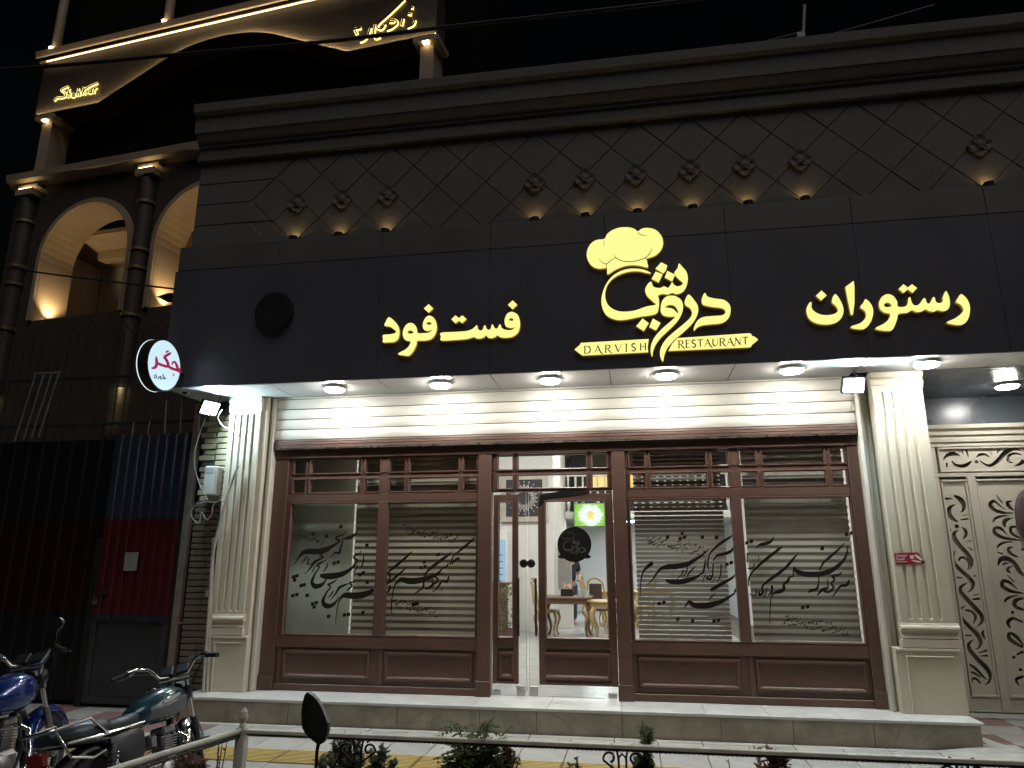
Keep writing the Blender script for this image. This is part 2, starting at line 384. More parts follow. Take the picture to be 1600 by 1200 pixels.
# cement fillet poured against the right end of the step
mb = MB().add([(2.55, -0.56, 0.004), (2.95, -0.60, 0.004), (3.36, -0.52, 0.004), (3.62, -0.98, 0.004), (2.9, -1.02, 0.004), (3.05, -0.50, 0.05), (3.02, -0.30, 0.10), (3.3, -0.25, 0.004), (2.75, -0.535, 0.02)],
              [(0, 4, 1, 8), (1, 4, 3, 2), (1, 2, 5, 8), (5, 2, 7, 6)])
mb.build('cement_patch', PAVE2, walk)

# ------------------------------------------------------------------ doorstep
SZ = 0.24
step = wthing('doorstep', 'long low beige stone doorstep with white marble treads below brown shopfront', 'step', (-0.9, -0.25, 0))
bx('core', -4.86, 2.99, -0.49, 0.30, -0.14, SZ - 0.032, RISER, step, bevel=0)
edges = [-4.88, -4.62, -4.36, -4.12, -2.95, -2.35, -1.65, -0.9, -0.17, 0.62, 1.2, 1.84, 2.42, 3.03]
for a, b in zip(edges, edges[1:]):
    yb = 0.10
    bx('tread_slab', a + 0.0015, b - 0.0015, -0.525, yb, SZ - 0.030, SZ - random.uniform(0, 0.0015), MARB, step, bevel=0.004)
redges = [-4.87, -3.6, -2.42, -1.57, -1.0, -0.17, 0.75, 1.40, 2.1, 2.99]
for a, b in zip(redges, redges[1:]):
    bx('riser_slab', a + 0.002, b - 0.002, -0.508, -0.491, -0.012, SZ - 0.034, RISER, step, bevel=0.002)
bx('riser_slab', 2.992, 3.006, -0.50, 0.05, -0.012, SZ - 0.034, RISER, step, bevel=0.002)

random.seed(17)
for k in range(13):                                       # hairline cracks in the risers
    x = random.uniform(-4.3, 2.7); z = SZ - 0.04; st = [(x, z, 0.002)]; dx = random.uniform(-0.12, 0.12)
    for q in range(random.randint(3, 5)): x += dx * random.uniform(0.1, 0.9); z -= random.uniform(0.02, 0.05); st.append((x, max(z, 0.005), random.uniform(0.0015, 0.004)))
    strokes_mesh(MB(), [st], lambda a, b: Vector((a, -0.5082, b)), 0.0004, 3).build('hairline_crack', GROUT, step)

# ------------------------------------------------------------------ restaurant building
bld = wthing('restaurant_building', 'two storey restaurant building with dim diamond pattern stone upper wall above dark sign fascia', 'building', (-0.7, 2, 0))
YW = -0.2
bx('upper_wall', -5.55, 9.0, YW, 8.0, 4.9, 7.6, UPW, bld, bevel=0)
# side and rear masses that hold the room up
bx('party_wall', -4.76, -4.36, 0.0, 14.0, 0.0, 4.9, UPW, bld, bevel=0)
bx('party_wall', 2.6, 3.05, 0.30, 14.0, 0.0, 4.9, WHITE, bld, bevel=0)
bx('lintel', -5.2, 2.6, 0.06, 0.28, 3.36, 4.9, UPW, bld, bevel=0)
bx('back_wall', -4.36, 2.6, 13.6, 14.0, 0.0, 4.9, WHITE, bld, bevel=0)
# crossed lattice joints on the upper wall: thin raised fillets beside recesses
def seg_on_wall(x0, z0, x1, z1, w, y0, y1, mbx):
    dx, dz = x1 - x0, z1 - z0; l = math.hypot(dx, dz); nx, nz = -dz / l * w / 2, dx / l * w / 2
    P = [(x0 + nx, z0 + nz), (x1 + nx, z1 + nz), (x1 - nx, z1 - nz), (x0 - nx, z0 - nz)]
    vs_ = [(x, y0, z) for x, z in P] + [(x, y1, z) for x, z in P]
    mbx.add(vs_, [(0, 1, 2, 3), (4, 7, 6, 5), (0, 4, 5, 1), (1, 5, 6, 2), (2, 6, 7, 3), (3, 7, 4, 0)])
PX = 0.6225; ZT = 6.835; ZB = 5.30
# diamond cladding stones: each is a slab of its own, with open joints between
HW = PX / 2; HH = 0.312
def clip_poly(poly, axis, lim, keep_less):
    out = []
    for i in range(len(poly)):
        a, b = poly[i], poly[(i + 1) % len(poly)]
        ia = (a[axis] <= lim) == keep_less or a[axis] == lim; ib = (b[axis] <= lim) == keep_less or b[axis] == lim
        if ia: out.append(a)
        if ia != ib:
            t = (lim - a[axis]) / (b[axis] - a[axis]); out.append((a[0] + (b[0] - a[0]) * t, a[1] + (b[1] - a[1]) * t))
    return out
def stone(poly, y=YW, t=0.009, bev=0.006):
    n = len(poly); cx = sum(p[0] for p in poly) / n; cz = sum(p[1] for p in poly) / n
    inn = [(cx + (p[0] - cx) * (1 - bev / 0.3), cz + (p[1] - cz) * (1 - bev / 0.3)) for p in poly]
    mb = MB(); t2 = t + random.uniform(-0.0015, 0.0015)
    mb.add([(x, y - 0.001, z) for x, z in poly] + [(x, y - t2, z) for x, z in inn],
           [tuple(range(n, 2 * n))] + [(i, (i + 1) % n, n + (i + 1) % n, n + i) for i in range(n)])
    return mb.build('cladding_stone', UPW, bld)
X0 = -4.115
for j in range(0, 5):
    zc = 6.523 - j * HH
    for i in range(-1, 21):
        xc = X0 + i * PX + (HW if j % 2 else 0.0)
        if xc - HW < -5.0 or xc > 8.2: continue
        g = 0.0035
        poly = [(xc, zc + HH - g), (xc + HW - g, zc), (xc, zc - HH + g), (xc - HW + g, zc)]
        poly = clip_poly(poly, 1, ZB, False)
        if len(poly) > 2: stone(poly)
for i in range(0, 20):                                     # half stones under the ledge
    xc = X0 + HW + i * PX
    stone([(xc - HW + 0.016, ZT - 0.006), (xc, ZT - HH + 0.010), (xc + HW - 0.016, ZT - 0.006)])
for k, (za, zb, xr) in enumerate([(6.53, 6.83, -4.44), (6.23, 6.52, -4.76), (5.93, 6.22, -4.76), (5.62, 5.92, -4.44), (5.30, 5.61, -4.44)]):
    top = xr + (0.30 if k in (0,) else (0.0 if k == 2 else (0.31 if k == 1 else 0.0)))
    xa, xb = (-4.44, -4.14) if k == 0 else ((-4.75, -4.45) if k == 1 else ((-4.45, -4.75) if k == 2 else ((-4.14, -4.44) if k == 3 else (-4.44, -4.44))))
    if k >= 3: xa, xb = (-4.46, -4.76) if k == 3 else (-4.46, -4.46)
    lo, hi = (xa, xb)
    stone([(-5.54, za), (lo - 0.01, za), (hi - 0.01, zb), (-5.54, zb)])
# cornice
mb = MB().prof(-5.57, 9.0, [(YW, 6.85), (YW - 0.07, 6.85), (YW - 0.075, 6.90), (YW - 0.03, 6.92), (YW - 0.03, 7.05), (YW, 7.05)]); mb.build('cornice_ledge', UPW, bld)
mb = MB().prof(-5.58, 9.0, [(YW, 7.055), (YW - 0.06, 7.055), (YW - 0.06, 7.10), (YW - 0.10, 7.12), (YW - 0.14, 7.22), (YW, 7.22)]); mb.build('cornice_band', UPW, bld)
mb = MB().prof(-5.60, 9.0, [(YW, 7.225), (YW - 0.15, 7.225), (YW - 0.16, 7.47), (YW - 0.22, 7.50), (YW - 0.23, 7.62), (YW + 0.3, 7.62), (YW + 0.3, 7.225)]); mb.build('cornice_crown', UPW, bld)
# four petalled flower bosses
def flower_mesh():
    mb = MB()
    for k in range(4):
        a = k * PI / 2; L = [(0.0, 0.045), (0.055, 0.075), (0.10, 0.055), (0.135, 0.0), (0.10, -0.055), (0.055, -0.075), (0.0, -0.045)]
        ca, sa = math.cos(a), math.sin(a)
        R = [(x * ca - z * sa, x * sa + z * ca) for x, z in L]
        n = len(R); c = (0.075 * ca, 0.075 * sa)
        vs_ = [(x, 0, z) for x, z in R] + [(x * 0.96 + c[0] * 0.04, -0.055, z * 0.96 + c[1] * 0.04) for x, z in R] + [(c[0], -0.028, c[1])]
        mb.add(vs_, [(i, (i + 1) % n, n + (i + 1) % n, n + i) for i in range(n)] + [(n + i, n + (i + 1) % n, 2 * n) for i in range(n)])
    mb.lathe([(0.045, 0), (0.05, 0.05), (0.035, 0.075), (0.01, 0.085)], (0, 0, 0), (0, -1, 0), 12)
    o = mb.build('flower_boss', UPW); me = o.data; bpy.data.objects.remove(o); return me
FM = flower_mesh()
FX = [-4.10, -3.49, -2.88, -1.01, -0.40, 0.21, 0.84, 1.46, 2.08, 3.98]
for x in FX: share('flower_boss', FM, (x, YW - 0.010, 6.13), bld, None, (1.0, 0.65, 1.0))
for x in (5.2, 5.83, 6.45): share('flower_boss', FM, (x, YW - 0.010, 6.13), bld, None, (1.0, 0.65, 1.0))
# small uplights on the ledge behind the fascia
names = ['leftmost', 'second from the left', 'third from the left', 'fourth from the left', 'fifth from the left', 'sixth from the left', 'seventh from the left', 'eighth from the left', 'ninth from the left', 'rightmost']
UPE = [1.0, 0.9, 1.25, 1.0, 0.95, 1.1, 0.8, 0.6, 1.2, 0.85]
for i, x in enumerate(FX):
    t = thing('wall_uplight', 'small warm uplight below stone flower, %s of the row' % names[i], 'uplight', (x, YW - 0.06, 5.612), group='uplights along the upper wall')
    MB().lathe([(0.045, -0.10), (0.05, -0.02), (0.055, 0.03), (0.048, 0.03), (0.042, 0.0)], (0, 0, 0), n=14).build('housing', DARKM, t, True)
    MB().lathe([(0.0, 0.008), (0.036, 0.008), (0.036, 0.014), (0.0, 0.016)], (0, 0, 0), n=12).build('lens', WARM, t)
    for s in (-1, 1): MB().add([(0.05 * s, 0.02, 0.0), (0.10 * s, 0.03, 0.05), (0.105 * s, 0.03, 0.045), (0.055 * s, 0.02, -0.006), (0.05 * s, 0.028, 0.0), (0.10 * s, 0.038, 0.05), (0.105 * s, 0.038, 0.045), (0.055 * s, 0.028, -0.006)], [(0, 1, 2, 3), (4, 5, 6, 7), (0, 1, 5, 4), (3, 2, 6, 7)]).build('barn_door', DARKM, t)
    ld = bpy.data.lights.new('uplight_beam', 'SPOT'); ld.energy = 0.20 * UPE[i]; ld.color = (1.0, 0.62, 0.22); ld.spot_size = math.radians(95); ld.spot_blend = 0.9; ld.shadow_soft_size = 0.02
    lo = bpy.data.objects.new('uplight_beam', ld); COL.objects.link(lo); lo.parent = t; lo.location = (0, 0.0, 0.03)
    lo.rotation_euler = Vector((0, 0.22, 1)).to_track_quat('-Z', 'Y').to_euler()

# ------------------------------------------------------------------ sign fascia and soffit
YF = -0.80; ZS = 3.58
fas = wthing('sign_fascia', 'long dark composite panel fascia box carrying the lit yellow signs', 'fascia', (-0.7, -0.5, ZS))
seams = [-5.27, -3.99, -2.71, -1.44, -0.17, 1.10, 2.37, 3.64, 4.91, 6.2, 7.5, 8.8]
bx('fascia_frame', -5.24, 8.8, YF + 0.03, YW - 0.002, ZS + 0.02, 5.28, DARKM, fas, bevel=0)
for a, b in zip(seams, seams[1:]):
    bx('fascia_panel', a + 0.0012, b - 0.0012, YF, YF + 0.028, ZS, 5.02, NAVY, fas, bevel=0.001)
    bx('capping_panel', a + 0.0015, b - 0.0015, YF - 0.004, YW - 0.003, 5.026, 5.33, NAVYT, fas, bevel=0.004)
    bx('soffit_panel', a + 0.004, b - 0.004, YF + 0.032, -0.02 if b < 2.6 else -0.21, ZS - 0.001, ZS + 0.018, SOFF, fas, bevel=0.002)
bx('end_panel', -5.30, -5.272, YF, YW - 0.004, ZS, 5.02, NAVY, fas)

# downlights under the soffit
DL = [(-3.30, -0.53), (-2.05, -0.53), (-0.82, -0.53), (0.42, -0.54), (1.69, -0.55), (2.97, -0.57), (4.27, 0.66)]
dn = ['above the left windows, nearest the fluted left pilaster', 'above the window left of the door', 'right above the glass door', 'above the window just right of the door', 'above the far right window', 'above the fluted right pilaster', 'on the dark porch ceiling before the gate']
for (x, y), d in zip(DL, dn):
    z = ZS - 0.003 if y < 0 else 3.597
    t = thing('round_downlight', 'round white surface downlight %s' % d, 'downlight', (x, y, z), group='round lamps under the fascia')
    MB().lathe([(0.10, 0), (0.120, -0.002), (0.122, -0.028), (0.110, -0.030), (0.108, -0.026)], (0, 0, 0), n=28).build('rim', WHITE, t, True)
    MB().lathe([(0.0, -0.052), (0.07, -0.052), (0.100, -0.048), (0.1075, -0.040), (0.1078, -0.024), (0, -0.024)], (0, 0, 0), n=28).build('diffuser', DISC, t, True)

# ------------------------------------------------------------------ fluted pilasters
def pilaster(label, x0, x1, fx, px0, px1, base):
    t = wthing('fluted_pilaster', label, 'pilaster', base, 'pilasters beside the shopfront')
    y = -0.2; z0, z1 = 1.06, 3.40
    bx('core', x0 + 0.004, x1 - 0.004, y + 0.03, 0.32, SZ, 3.577, CREAM, t, bevel=0)
    zs = [z0]
    r = 0.019
    for k in range(1, 7): zs.append(z0 + 0.03 + r * (1 - math.cos(k * PI / 12)))
    zs += [z0 + 0.6, z0 + 1.2, z0 + 1.7]
    for k in range(6, 0, -1): zs.append(z1 - 0.03 - r * (1 - math.cos(k * PI / 12)))
    zs.append(z1)
    zs = sorted(set(zs))
    xs = {x0, x1}
    for c in fx:
        for k in range(-8, 9): xs.add(c + r * 1.04 * k / 8)
    xs = sorted(xs); mb = MB(); V = []
    for z in zs:
        for x in xs:
            d = 0.0
            for c in fx:
                zz = max(z0 + 0.03 + r - z, z - (z1 - 0.03 - r), 0.0); q = (x - c) ** 2 + zz ** 2
                if q < r * r: d = math.sqrt(r * r - q) * 0.9
            V.append((x, y + d, z))
    n = len(xs)
    mb.add(V, [(i * n + j, i * n + j + 1, (i + 1) * n + j + 1, (i + 1) * n + j) for i in range(len(zs) - 1) for j in range(n - 1)])
    for xe in (x0, x1): mb.add([(xe, y, z0), (xe, y + 0.06, z0), (xe, y + 0.06, z1), (xe, y, z1)], [(0, 1, 2, 3)])
    mb.build('fluted_shaft', CREAM, t, True)
    def ring(name, prof, xa, xb):
        m2 = MB().prof(xa, xb, [(y + 0.06, prof[0][1])] + [(y - p, z) for p, z in prof] + [(y + 0.06, prof[-1][1])]); m2.build(name, CREAM, t)
    ring('cap_moulding', [(0.0, 3.402), (0.004, 3.43), (0.018, 3.445), (0.02, 3.47), (0.006, 3.478), (0.008, 3.50), (0.03, 3.52), (0.034, 3.574), (0.0, 3.574)], x0 - 0.012, x1 + 0.012)
    ring('torus_moulding', [(0.0, 0.985), (0.016, 0.985), (0.032, 0.998), (0.036, 1.012), (0.030, 1.030), (0.016, 1.038), (0.010, 1.056), (0.0, 1.058)], x0 - 0.02, x1 + 0.02)
    ring('scotia_moulding', [(0.0, 0.915), (0.020, 0.918), (0.002, 0.94), (-0.006, 0.962), (0.006, 0.98), (0.0, 0.983)], x0 - 0.008, x1 + 0.008)
    ring('base_block', [(0.0, 0.832), (0.024, 0.834), (0.024, 0.908), (0.0, 0.912)], x0 - 0.02, x1 + 0.02)
    ya, yb = y - 0.012, y - 0.03
    bx('plinth', px0, px1, ya, 0.2, SZ + 0.001, 0.828, CREAM, t, bevel=0.003)
    w = 0.03
    for nm, a, b, c, d in (('plinth_bead', px0 + 0.085, px0 + 0.099, SZ + 0.003, 0.745), ('plinth_bead', px0 + 0.085, px1 - 0.07, 0.7455, 0.76), ('plinth_edge', px0 + 0.001, px1 - 0.001, 0.80, 0.827)):
        bx(nm, a, b, ya - 0.014, ya - 0.001, c, d, CREAM, t, bevel=0.004)
    return t
pilaster('cream fluted pilaster lit blue white by the floodlight, left of shopfront', -4.77, -4.37, [-4.69, -4.61, -4.53, -4.45], -4.76, -4.29, (-4.57, -0.1, SZ))
pr = pilaster('cream fluted pilaster with small red sticker, between shopfront and gate', 2.55, 3.04, [2.64, 2.73, 2.82, 2.91], 2.46, 3.04, (2.8, -0.1, SZ))
# jambs with shutter guides
jl = wthing('shutter_jamb', 'narrow cream jamb and shutter guide on the left edge of shopfront', 'jamb', (-4.3, 0, SZ), 'jambs of the shopfront')
bx('jamb_board', -4.368, -4.30, -0.175, 0.05, SZ, 3.575, CREAM, jl); bx('jamb_board', -4.298, -4.225, -0.09, 0.05, SZ, 3.575, CREAMM, jl); bx('guide_channel', -4.262, -4.225, -0.125, -0.0905, SZ + 0.002, 3.573, SHUT, jl)
jr = wthing('shutter_jamb', 'narrow cream jamb and shutter guide on the right edge of shopfront', 'jamb', (2.45, 0, SZ), 'jambs of the shopfront')
bx('jamb_board', 2.395, 2.475, -0.09, 0.05, SZ, 3.575, CREAMM, jr); bx('guide_channel', 2.395, 2.43, -0.125, -0.0905, SZ + 0.002, 3.573, SHUT, jr); bx('jamb_board', 2.478, 2.546, -0.03, 0.05, SZ, 3.575, CREAM, jr)

# ------------------------------------------------------------------ roller shutter
sh = wthing('roller_shutter', 'half raised cream roller shutter with brown bottom rail across the shopfront', 'shutter', (-0.9, -0.08, 2.95))
sz = [3.055, 3.180, 3.305, 3.430, 3.555]
for a, b in zip(sz, sz[1:]):
    n = 7; P = []
    for k in range(n): q = k / (n - 1); P.append((-0.085 - 0.013 * math.sin(PI * (q * 0.9 + 0.05)), a + 0.006 + (b - a - 0.010) * q))
    MB().prof(-4.215, 2.392, P + [(-0.070, b - 0.004), (-0.070, a + 0.006)]).build('slat', SHUT, sh, True)
    for x in (-4.215, 2.36): bx('slat_end_clip', x, x + 0.035, -0.106, -0.0985, a + 0.02, b - 0.02, SHUT, sh, 0.01)
bx('slat', -4.215, 2.392, -0.095, -0.07, 3.557, 3.576, SHUT, sh)
MB().prof(-4.215, 2.392, [(-0.105, 2.955), (-0.108, 2.985), (-0.098, 2.99), (-0.108, 2.995), (-0.108, 3.02), (-0.098, 3.024), (-0.104, 3.03), (-0.10, 3.05), (-0.068, 3.05), (-0.068, 2.955)]).build('bottom_rail', WOODD, sh)
bx('rail_edge_strip', -4.19, 2.37, -0.104, -0.07, 2.940, 2.953, STEEL, sh)
bx('dark_backing', -4.215, 2.392, -0.06, -0.045, 2.98, 3.57, DARKM, sh, 0)

# ------------------------------------------------------------------ timber shopfront
sf = wthing('timber_shopfront', 'brown timber shopfront with small transom panes and black calligraphy on its glass', 'shopfront', (-0.9, 0, SZ))
def post(x0, x1, y0=-0.02):
    p = bx('post', x0, x1, y0, 0.10, SZ, 2.835, WOOD, sf); bx('post_plinth', x0 - 0.008, x1 + 0.008, y0 - 0.02, y0 - 0.001, SZ + 0.001, 0.40, WOOD, p); return p
post(-4.222, -4.05); post(-1.712, -1.562, -0.03); post(-0.198, -0.055, -0.03); post(2.285, 2.392)
bx('header', -4.222, 2.392, -0.035, 0.12, 2.838, 3.35, WOOD, sf)
def rail(name, x0, x1, z0, z1, y0=0.0, y1=0.08): return bx(name, x0, x1, y0, y1, z0, z1, WOOD, sf, 0.006)
def raised_panel(x0, x1, z0, z1, parent, y=0.02):
    lv = [(0, y), (0.012, y - 0.028), (0.028, y - 0.030), (0.036, y - 0.012), (0.062, y + 0.012), (0.066, y + 0.018)]
    V = []; F = []
    for i, (k, yy) in enumerate(lv): V += [(x0 + k, yy, z0 + k), (x1 - k, yy, z0 + k), (x1 - k, yy, z1 - k), (x0 + k, yy, z1 - k)]
    for i in range(len(lv) - 1):
        for j in range(4): F.append((i * 4 + j, i * 4 + (j + 1) % 4, (i + 1) * 4 + (j + 1) % 4, (i + 1) * 4 + j))
    F.append(tuple((len(lv) - 1) * 4 + j for j in range(4)))
    return MB().add(V, F).build('raised_panel', WOOD, parent)
def bead(x0, x1, z0, z1, parent, y=0.004, w=0.016):
    """bevelled glazing bead round a pane"""
    V = []; F = []
    for k, yy in ((-w, y), (-w, y - 0.014), (-w * 0.4, y - 0.016), (0.004, y + 0.022)): V += [(x0 + k, yy, z0 + k), (x1 - k, yy, z0 + k), (x1 - k, yy, z1 - k), (x0 + k, yy, z1 - k)]
    for i in range(3):
        for j in range(4): F.append((i * 4 + j, i * 4 + (j + 1) % 4, (i + 1) * 4 + (j + 1) % 4, (i + 1) * 4 + j))
    return MB().add(V, F).build('glazing_bead', WOOD, parent)
def pane(x0, x1, z0, z1, parent=None, y=0.045, b=True):
    p = MB().box(x0 - 0.006, x1 + 0.006, y, y + 0.006, z0 - 0.006, z1 + 0.006).build('pane', GLASS, parent or sf)
    if b: bead(x0 + 0.004, x1 - 0.004, z0 + 0.004, z1 - 0.004, p)
    return p
def bay(x0, x1, wins, cols):
    rail('base_rail', x0, x1, SZ + 0.002, 0.315, -0.012); rail('lock_rail', x0, x1, 0.70, 0.825, -0.008); rail('transom_bar', x0, x1, 2.315, 2.41, -0.006)
    bx('apron_board', x0, x1, 0.018, 0.06, 0.317, 0.698, WOOD, sf, 0)
    for a, b in wins:
        raised_panel(a + 0.02, b - 0.02, 0.365, 0.675, sf); rail('apron_stile', a - 0.045, a + 0.012, 0.317, 0.698, 0.004, 0.017)
        pane(a, b, 0.838, 2.302); rail('glass_stop', a, b, 0.8265, 0.838, 0.012); rail('glass_stop', a, b, 2.302, 2.314, 0.012)
    for (c0, c1) in cols:
        pane(c0, c1, 2.425, 2.585); pane(c0, c1, 2.655, 2.815)
    rail('muntin', x0, x1, 2.592, 2.648, 0.004)
    for z0, z1 in ((2.411, 2.591), (2.649, 2.837)):
        edges_ = [(x0, cols[0][0] - 0.006)] + [(cols[i][1] + 0.006, cols[i + 1][0] - 0.006) for i in range(len(cols) - 1)] + [(cols[-1][1] + 0.006, x1)]
        for a, b in edges_: rail('muntin', a, b, z0, z1, 0.002 if b - a < 0.09 else -0.004)
    rail('stile', x0, wins[0][0] - 0.002, 0.826, 2.314); rail('stile', wins[-1][1] + 0.002, x1, 0.826, 2.314)
    if len(wins) > 1: rail('mullion', wins[0][1] + 0.002, wins[1][0] - 0.002, 0.826, 2.314, -0.014)
bay(-4.05, -1.713, [(-3.985, -2.905), (-2.785, -1.738)], [(-3.985, -3.83), (-3.77, -3.14), (-3.08, -2.905), (-2.785, -2.60), (-2.54, -1.955), (-1.895, -1.738)])
bay(-0.054, 2.284, [(-0.018, 1.058), (1.162, 2.268)], [(-0.005, 0.167), (0.222, 0.83), (0.885, 1.065), (1.178, 1.356), (1.42, 2.055), (2.115, 2.262)])
# transom over the door
dc = [(-1.49, -1.32), (-1.26, -0.478), (-0.42, -0.248)]
for c0, c1 in dc: pane(c0, c1, 2.44, 2.59); pane(c0, c1, 2.655, 2.815)
rail('muntin', -1.561, -0.199, 2.597, 2.648, 0.004); rail('transom_bar', -1.561, -0.199, 2.405, 2.433)
for z0, z1 in ((2.434, 2.596), (2.649, 2.837)):
    for a, b in ((-1.561, -1.496), (-1.314, -1.266), (-0.472, -0.426), (-0.242, -0.199)): rail('muntin', a, b, z0, z1, 0.002)

# ------------------------------------------------------------------ glass doors with timber frames
def door(label, gx0, gx1, wx0, wx1, px, hx, side):
    d = wthing('shop_door', label, 'door', ((gx0 + gx1) / 2, 0.04, SZ), 'glass doors of the shopfront')
    g = MB().box(gx0, gx1, 0.036, 0.046, SZ + 0.012, 2.398).build('glass_sheet', GLASS, d)
    bx('glass_edge', gx0 if side > 0 else gx1 - 0.004, gx0 + 0.004 if side > 0 else gx1, 0.0345, 0.0475, SZ + 0.012, 2.398, mat('green_glass_edge', (0.55, 0.62, 0.58), 0.15), d, 0)
    z0, z1 = 0.372, 2.372; sw = 0.055 if wx1 - wx0 < 0.4 else 0.075
    for a, b in ((wx0, wx0 + sw), (wx1 - sw, wx1)): bx('stile', a, b, 0.0, 0.034, z0, z1, WOOD, d)
    for nm, a, b in (('top_rail', 2.30, z1), ('lock_rail', 0.735, 0.835), ('bottom_rail', z0, 0.40)): bx(nm, wx0 + sw + 0.001, wx1 - sw - 0.001, 0.003, 0.034, a, b, WOOD, d)
    bx('kick_board', wx0 + sw + 0.001, wx1 - sw - 0.001, 0.022, 0.033, 0.401, 0.734, WOOD, d, 0); raised_panel(px[0], px[1], 0.42, 0.70, d, 0.021)
    bead(wx0 + sw + 0.012, wx1 - sw - 0.012, 0.848, 2.288, d, 0.0)
    # patch fittings, lock rosette, pull handle
    for x in ((gx0 + 0.05, gx1 - 0.07)): bx('patch_fitting', x - 0.04, x + 0.045, 0.025, 0.057, SZ + 0.014, SZ + 0.11 if abs(x - hx) < 0.25 else SZ + 0.065, STEEL, d)
    lk = hx
    MB().lathe([(0.045, 0), (0.046, 0.012), (0.036, 0.018), (0.012, 0.022), (0.0, 0.022)], (lk, 0.036, 1.615), (0, -1, 0), 20).build('lock_rosette', mat('dark_bronze', (0.05, 0.042, 0.035), 0.35, metal=0.8), d, True)
    hb = hx - side * -0.0 + side * 0.055
    MB().tube([(hb, -0.02, 0.86), (hb, -0.02, 1.46)], 0.013, 12).build('pull_handle', DARKM, d, True)
    for z in (0.98, 1.33): MB().tube([(hb, -0.02, z), (hb, 0.034, z)], 0.008, 8).build('handle_stem', STEEL, d, True)
    return d
dl_ = door('narrow left glass door leaf with brown frame and small raised panel', -1.553, -1.172, -1.54, -1.258, (-1.48, -1.302), -1.20, -1)
dr_ = door('wide right glass door leaf with brown frame and round black logo sticker', -1.146, -0.203, -1.035, -0.203, (-1.005, -0.272), -1.117, 1)
# scorched black streak on the wide leaf's top rail
plate_mesh(MB(), [smoothline([(843, 779), (846, 772), (868, 769), (882, 766), (900, 767), (910, 766), (923, 769), (905, 773), (880, 776), (856, 779), (848, 788), (841, 792)], 3, True)], onY(-0.001), 0.0015).build('black_tape', INK, dr_)

# ------------------------------------------------------------------ gate porch on the right
bx('porch_ceiling', 3.06, 8.8, -0.205, 1.4, 3.60, 3.75, PORCH, bld, 0)
bx('porch_wall', 3.06, 8.8, 1.34, 1.5, 3.25, 3.598, PORCH, bld, 0)
bx('porch_beam', 3.06, 8.8, -0.24, -0.206, 3.575, 3.75, PORCH, bld, 0)
YG = 1.30
gt = wthing('metal_gate', 'cream metal gate with cut out scrollwork panels right of the pilaster', 'gate', (4.6, YG, 0))
bx('gate_lintel', 3.1, 8.0, YG - 0.02, YG + 0.1, 2.985, 3.12, CREAMM, gt)
MB().prof(3.1, 8.0, [(YG + 0.05, 3.122), (YG - 0.05, 3.122), (YG - 0.055, 3.15), (YG - 0.03, 3.155), (YG - 0.03, 3.175), (YG - 0.08, 3.20), (YG - 0.09, 3.245), (YG + 0.05, 3.245)]).build('gate_cornice', CREAMM, gt)
MB().prof(3.1, 8.0, [(YG + 0.05, 3.04), (YG - 0.045, 3.04), (YG - 0.05, 3.075), (YG - 0.022, 3.08), (YG + 0.05, 3.08)]).build('gate_bead', CREAMM, gt)
DK = mat('gate_backing_sheet', (0.19, 0.17, 0.135), 0.7)
bx('backing_sheet', 3.1, 8.0, YG + 0.07, YG + 0.08, 0.05, 2.98, DK, gt, 0)
for a, b in ((3.1, 3.665), (3.975, 4.065)): bx('gate_stile', a, b, YG - 0.012, YG + 0.06, 0.03, 2.62, CREAMM, gt)
for a, b in ((5.35, 5.45), (6.6, 8.0)): bx('gate_stile', a, b, YG - 0.012, YG + 0.06, 0.03, 2.62, CREAMM, gt)
bx('gate_rail', 3.1, 8.0, YG - 0.012, YG + 0.06, 2.622, 2.665, CREAMM, gt); bx('gate_rail', 3.1, 8.0, YG - 0.010, YG + 0.06, 0.012, 0.028, CREAMM, gt)
bx('gate_stile', 3.1, 3.665, YG - 0.012, YG + 0.06, 2.667, 2.983, CREAMM, gt)
def cut_panel(x0, x1, z0, z1, strokes, dots, y=YG + 0.02, zz=None):
    loops = [[(x0, z0), (x1, z0), (x1, z1), (x0, z1)]]
    for st in strokes:
        L, R = ribbon_poly(st, 3); loops.append(L + R[::-1])
    for (x, z, r) in dots: loops.append([(x + r * math.cos(k * PI / 4), z + r * math.sin(k * PI / 4)) for k in range(8)])
    plate_mesh(MB(), loops, lambda a, b: Vector((a, y, b)), 0.012, cut=True).build('cut_out_panel', CREAMM, gt)
    mb = MB(); w = 0.022
    mb.box(x0 - w, x1 + w, y - 0.045, y - 0.001, z1, z1 + w); mb.box(x0 - w, x1 + w, y - 0.035, y - 0.001, z0 - w, z0); mb.box(x0 - w, x0, y - 0.035, y - 0.001, z0, z1); mb.box(x1, x1 + w, y - 0.035, y - 0.001, z0, z1)
    mb.build('panel_moulding', CREAMM, gt, bevel=0.004)
for a, b in ((3.667, 3.973), (4.067, 5.348)): bx('kick_plate', a, b, YG + 0.004, YG + 0.05, 0.03, 0.166, CREAMM, gt)
bx('gate_panel', 5.452, 6.598, YG + 0.008, YG + 0.04, 0.03, 2.62, CREAMM, gt); bx('gate_panel', 5.33, 7.99, YG + 0.008, YG + 0.04, 2.668, 2.982, CREAMM, gt)
def gp(pts, z, ws=1.0):
    out = []
    for x, y, w in pts:
        u, v = z(x, y); p = atY(u, v, YG + 0.01); out.append((p.x, p.z, w * ws))
    return out
zA = zoomed(1440, 640, 5); zB_ = zoomed(1440, 860, 4.6125)
k = 0.0026
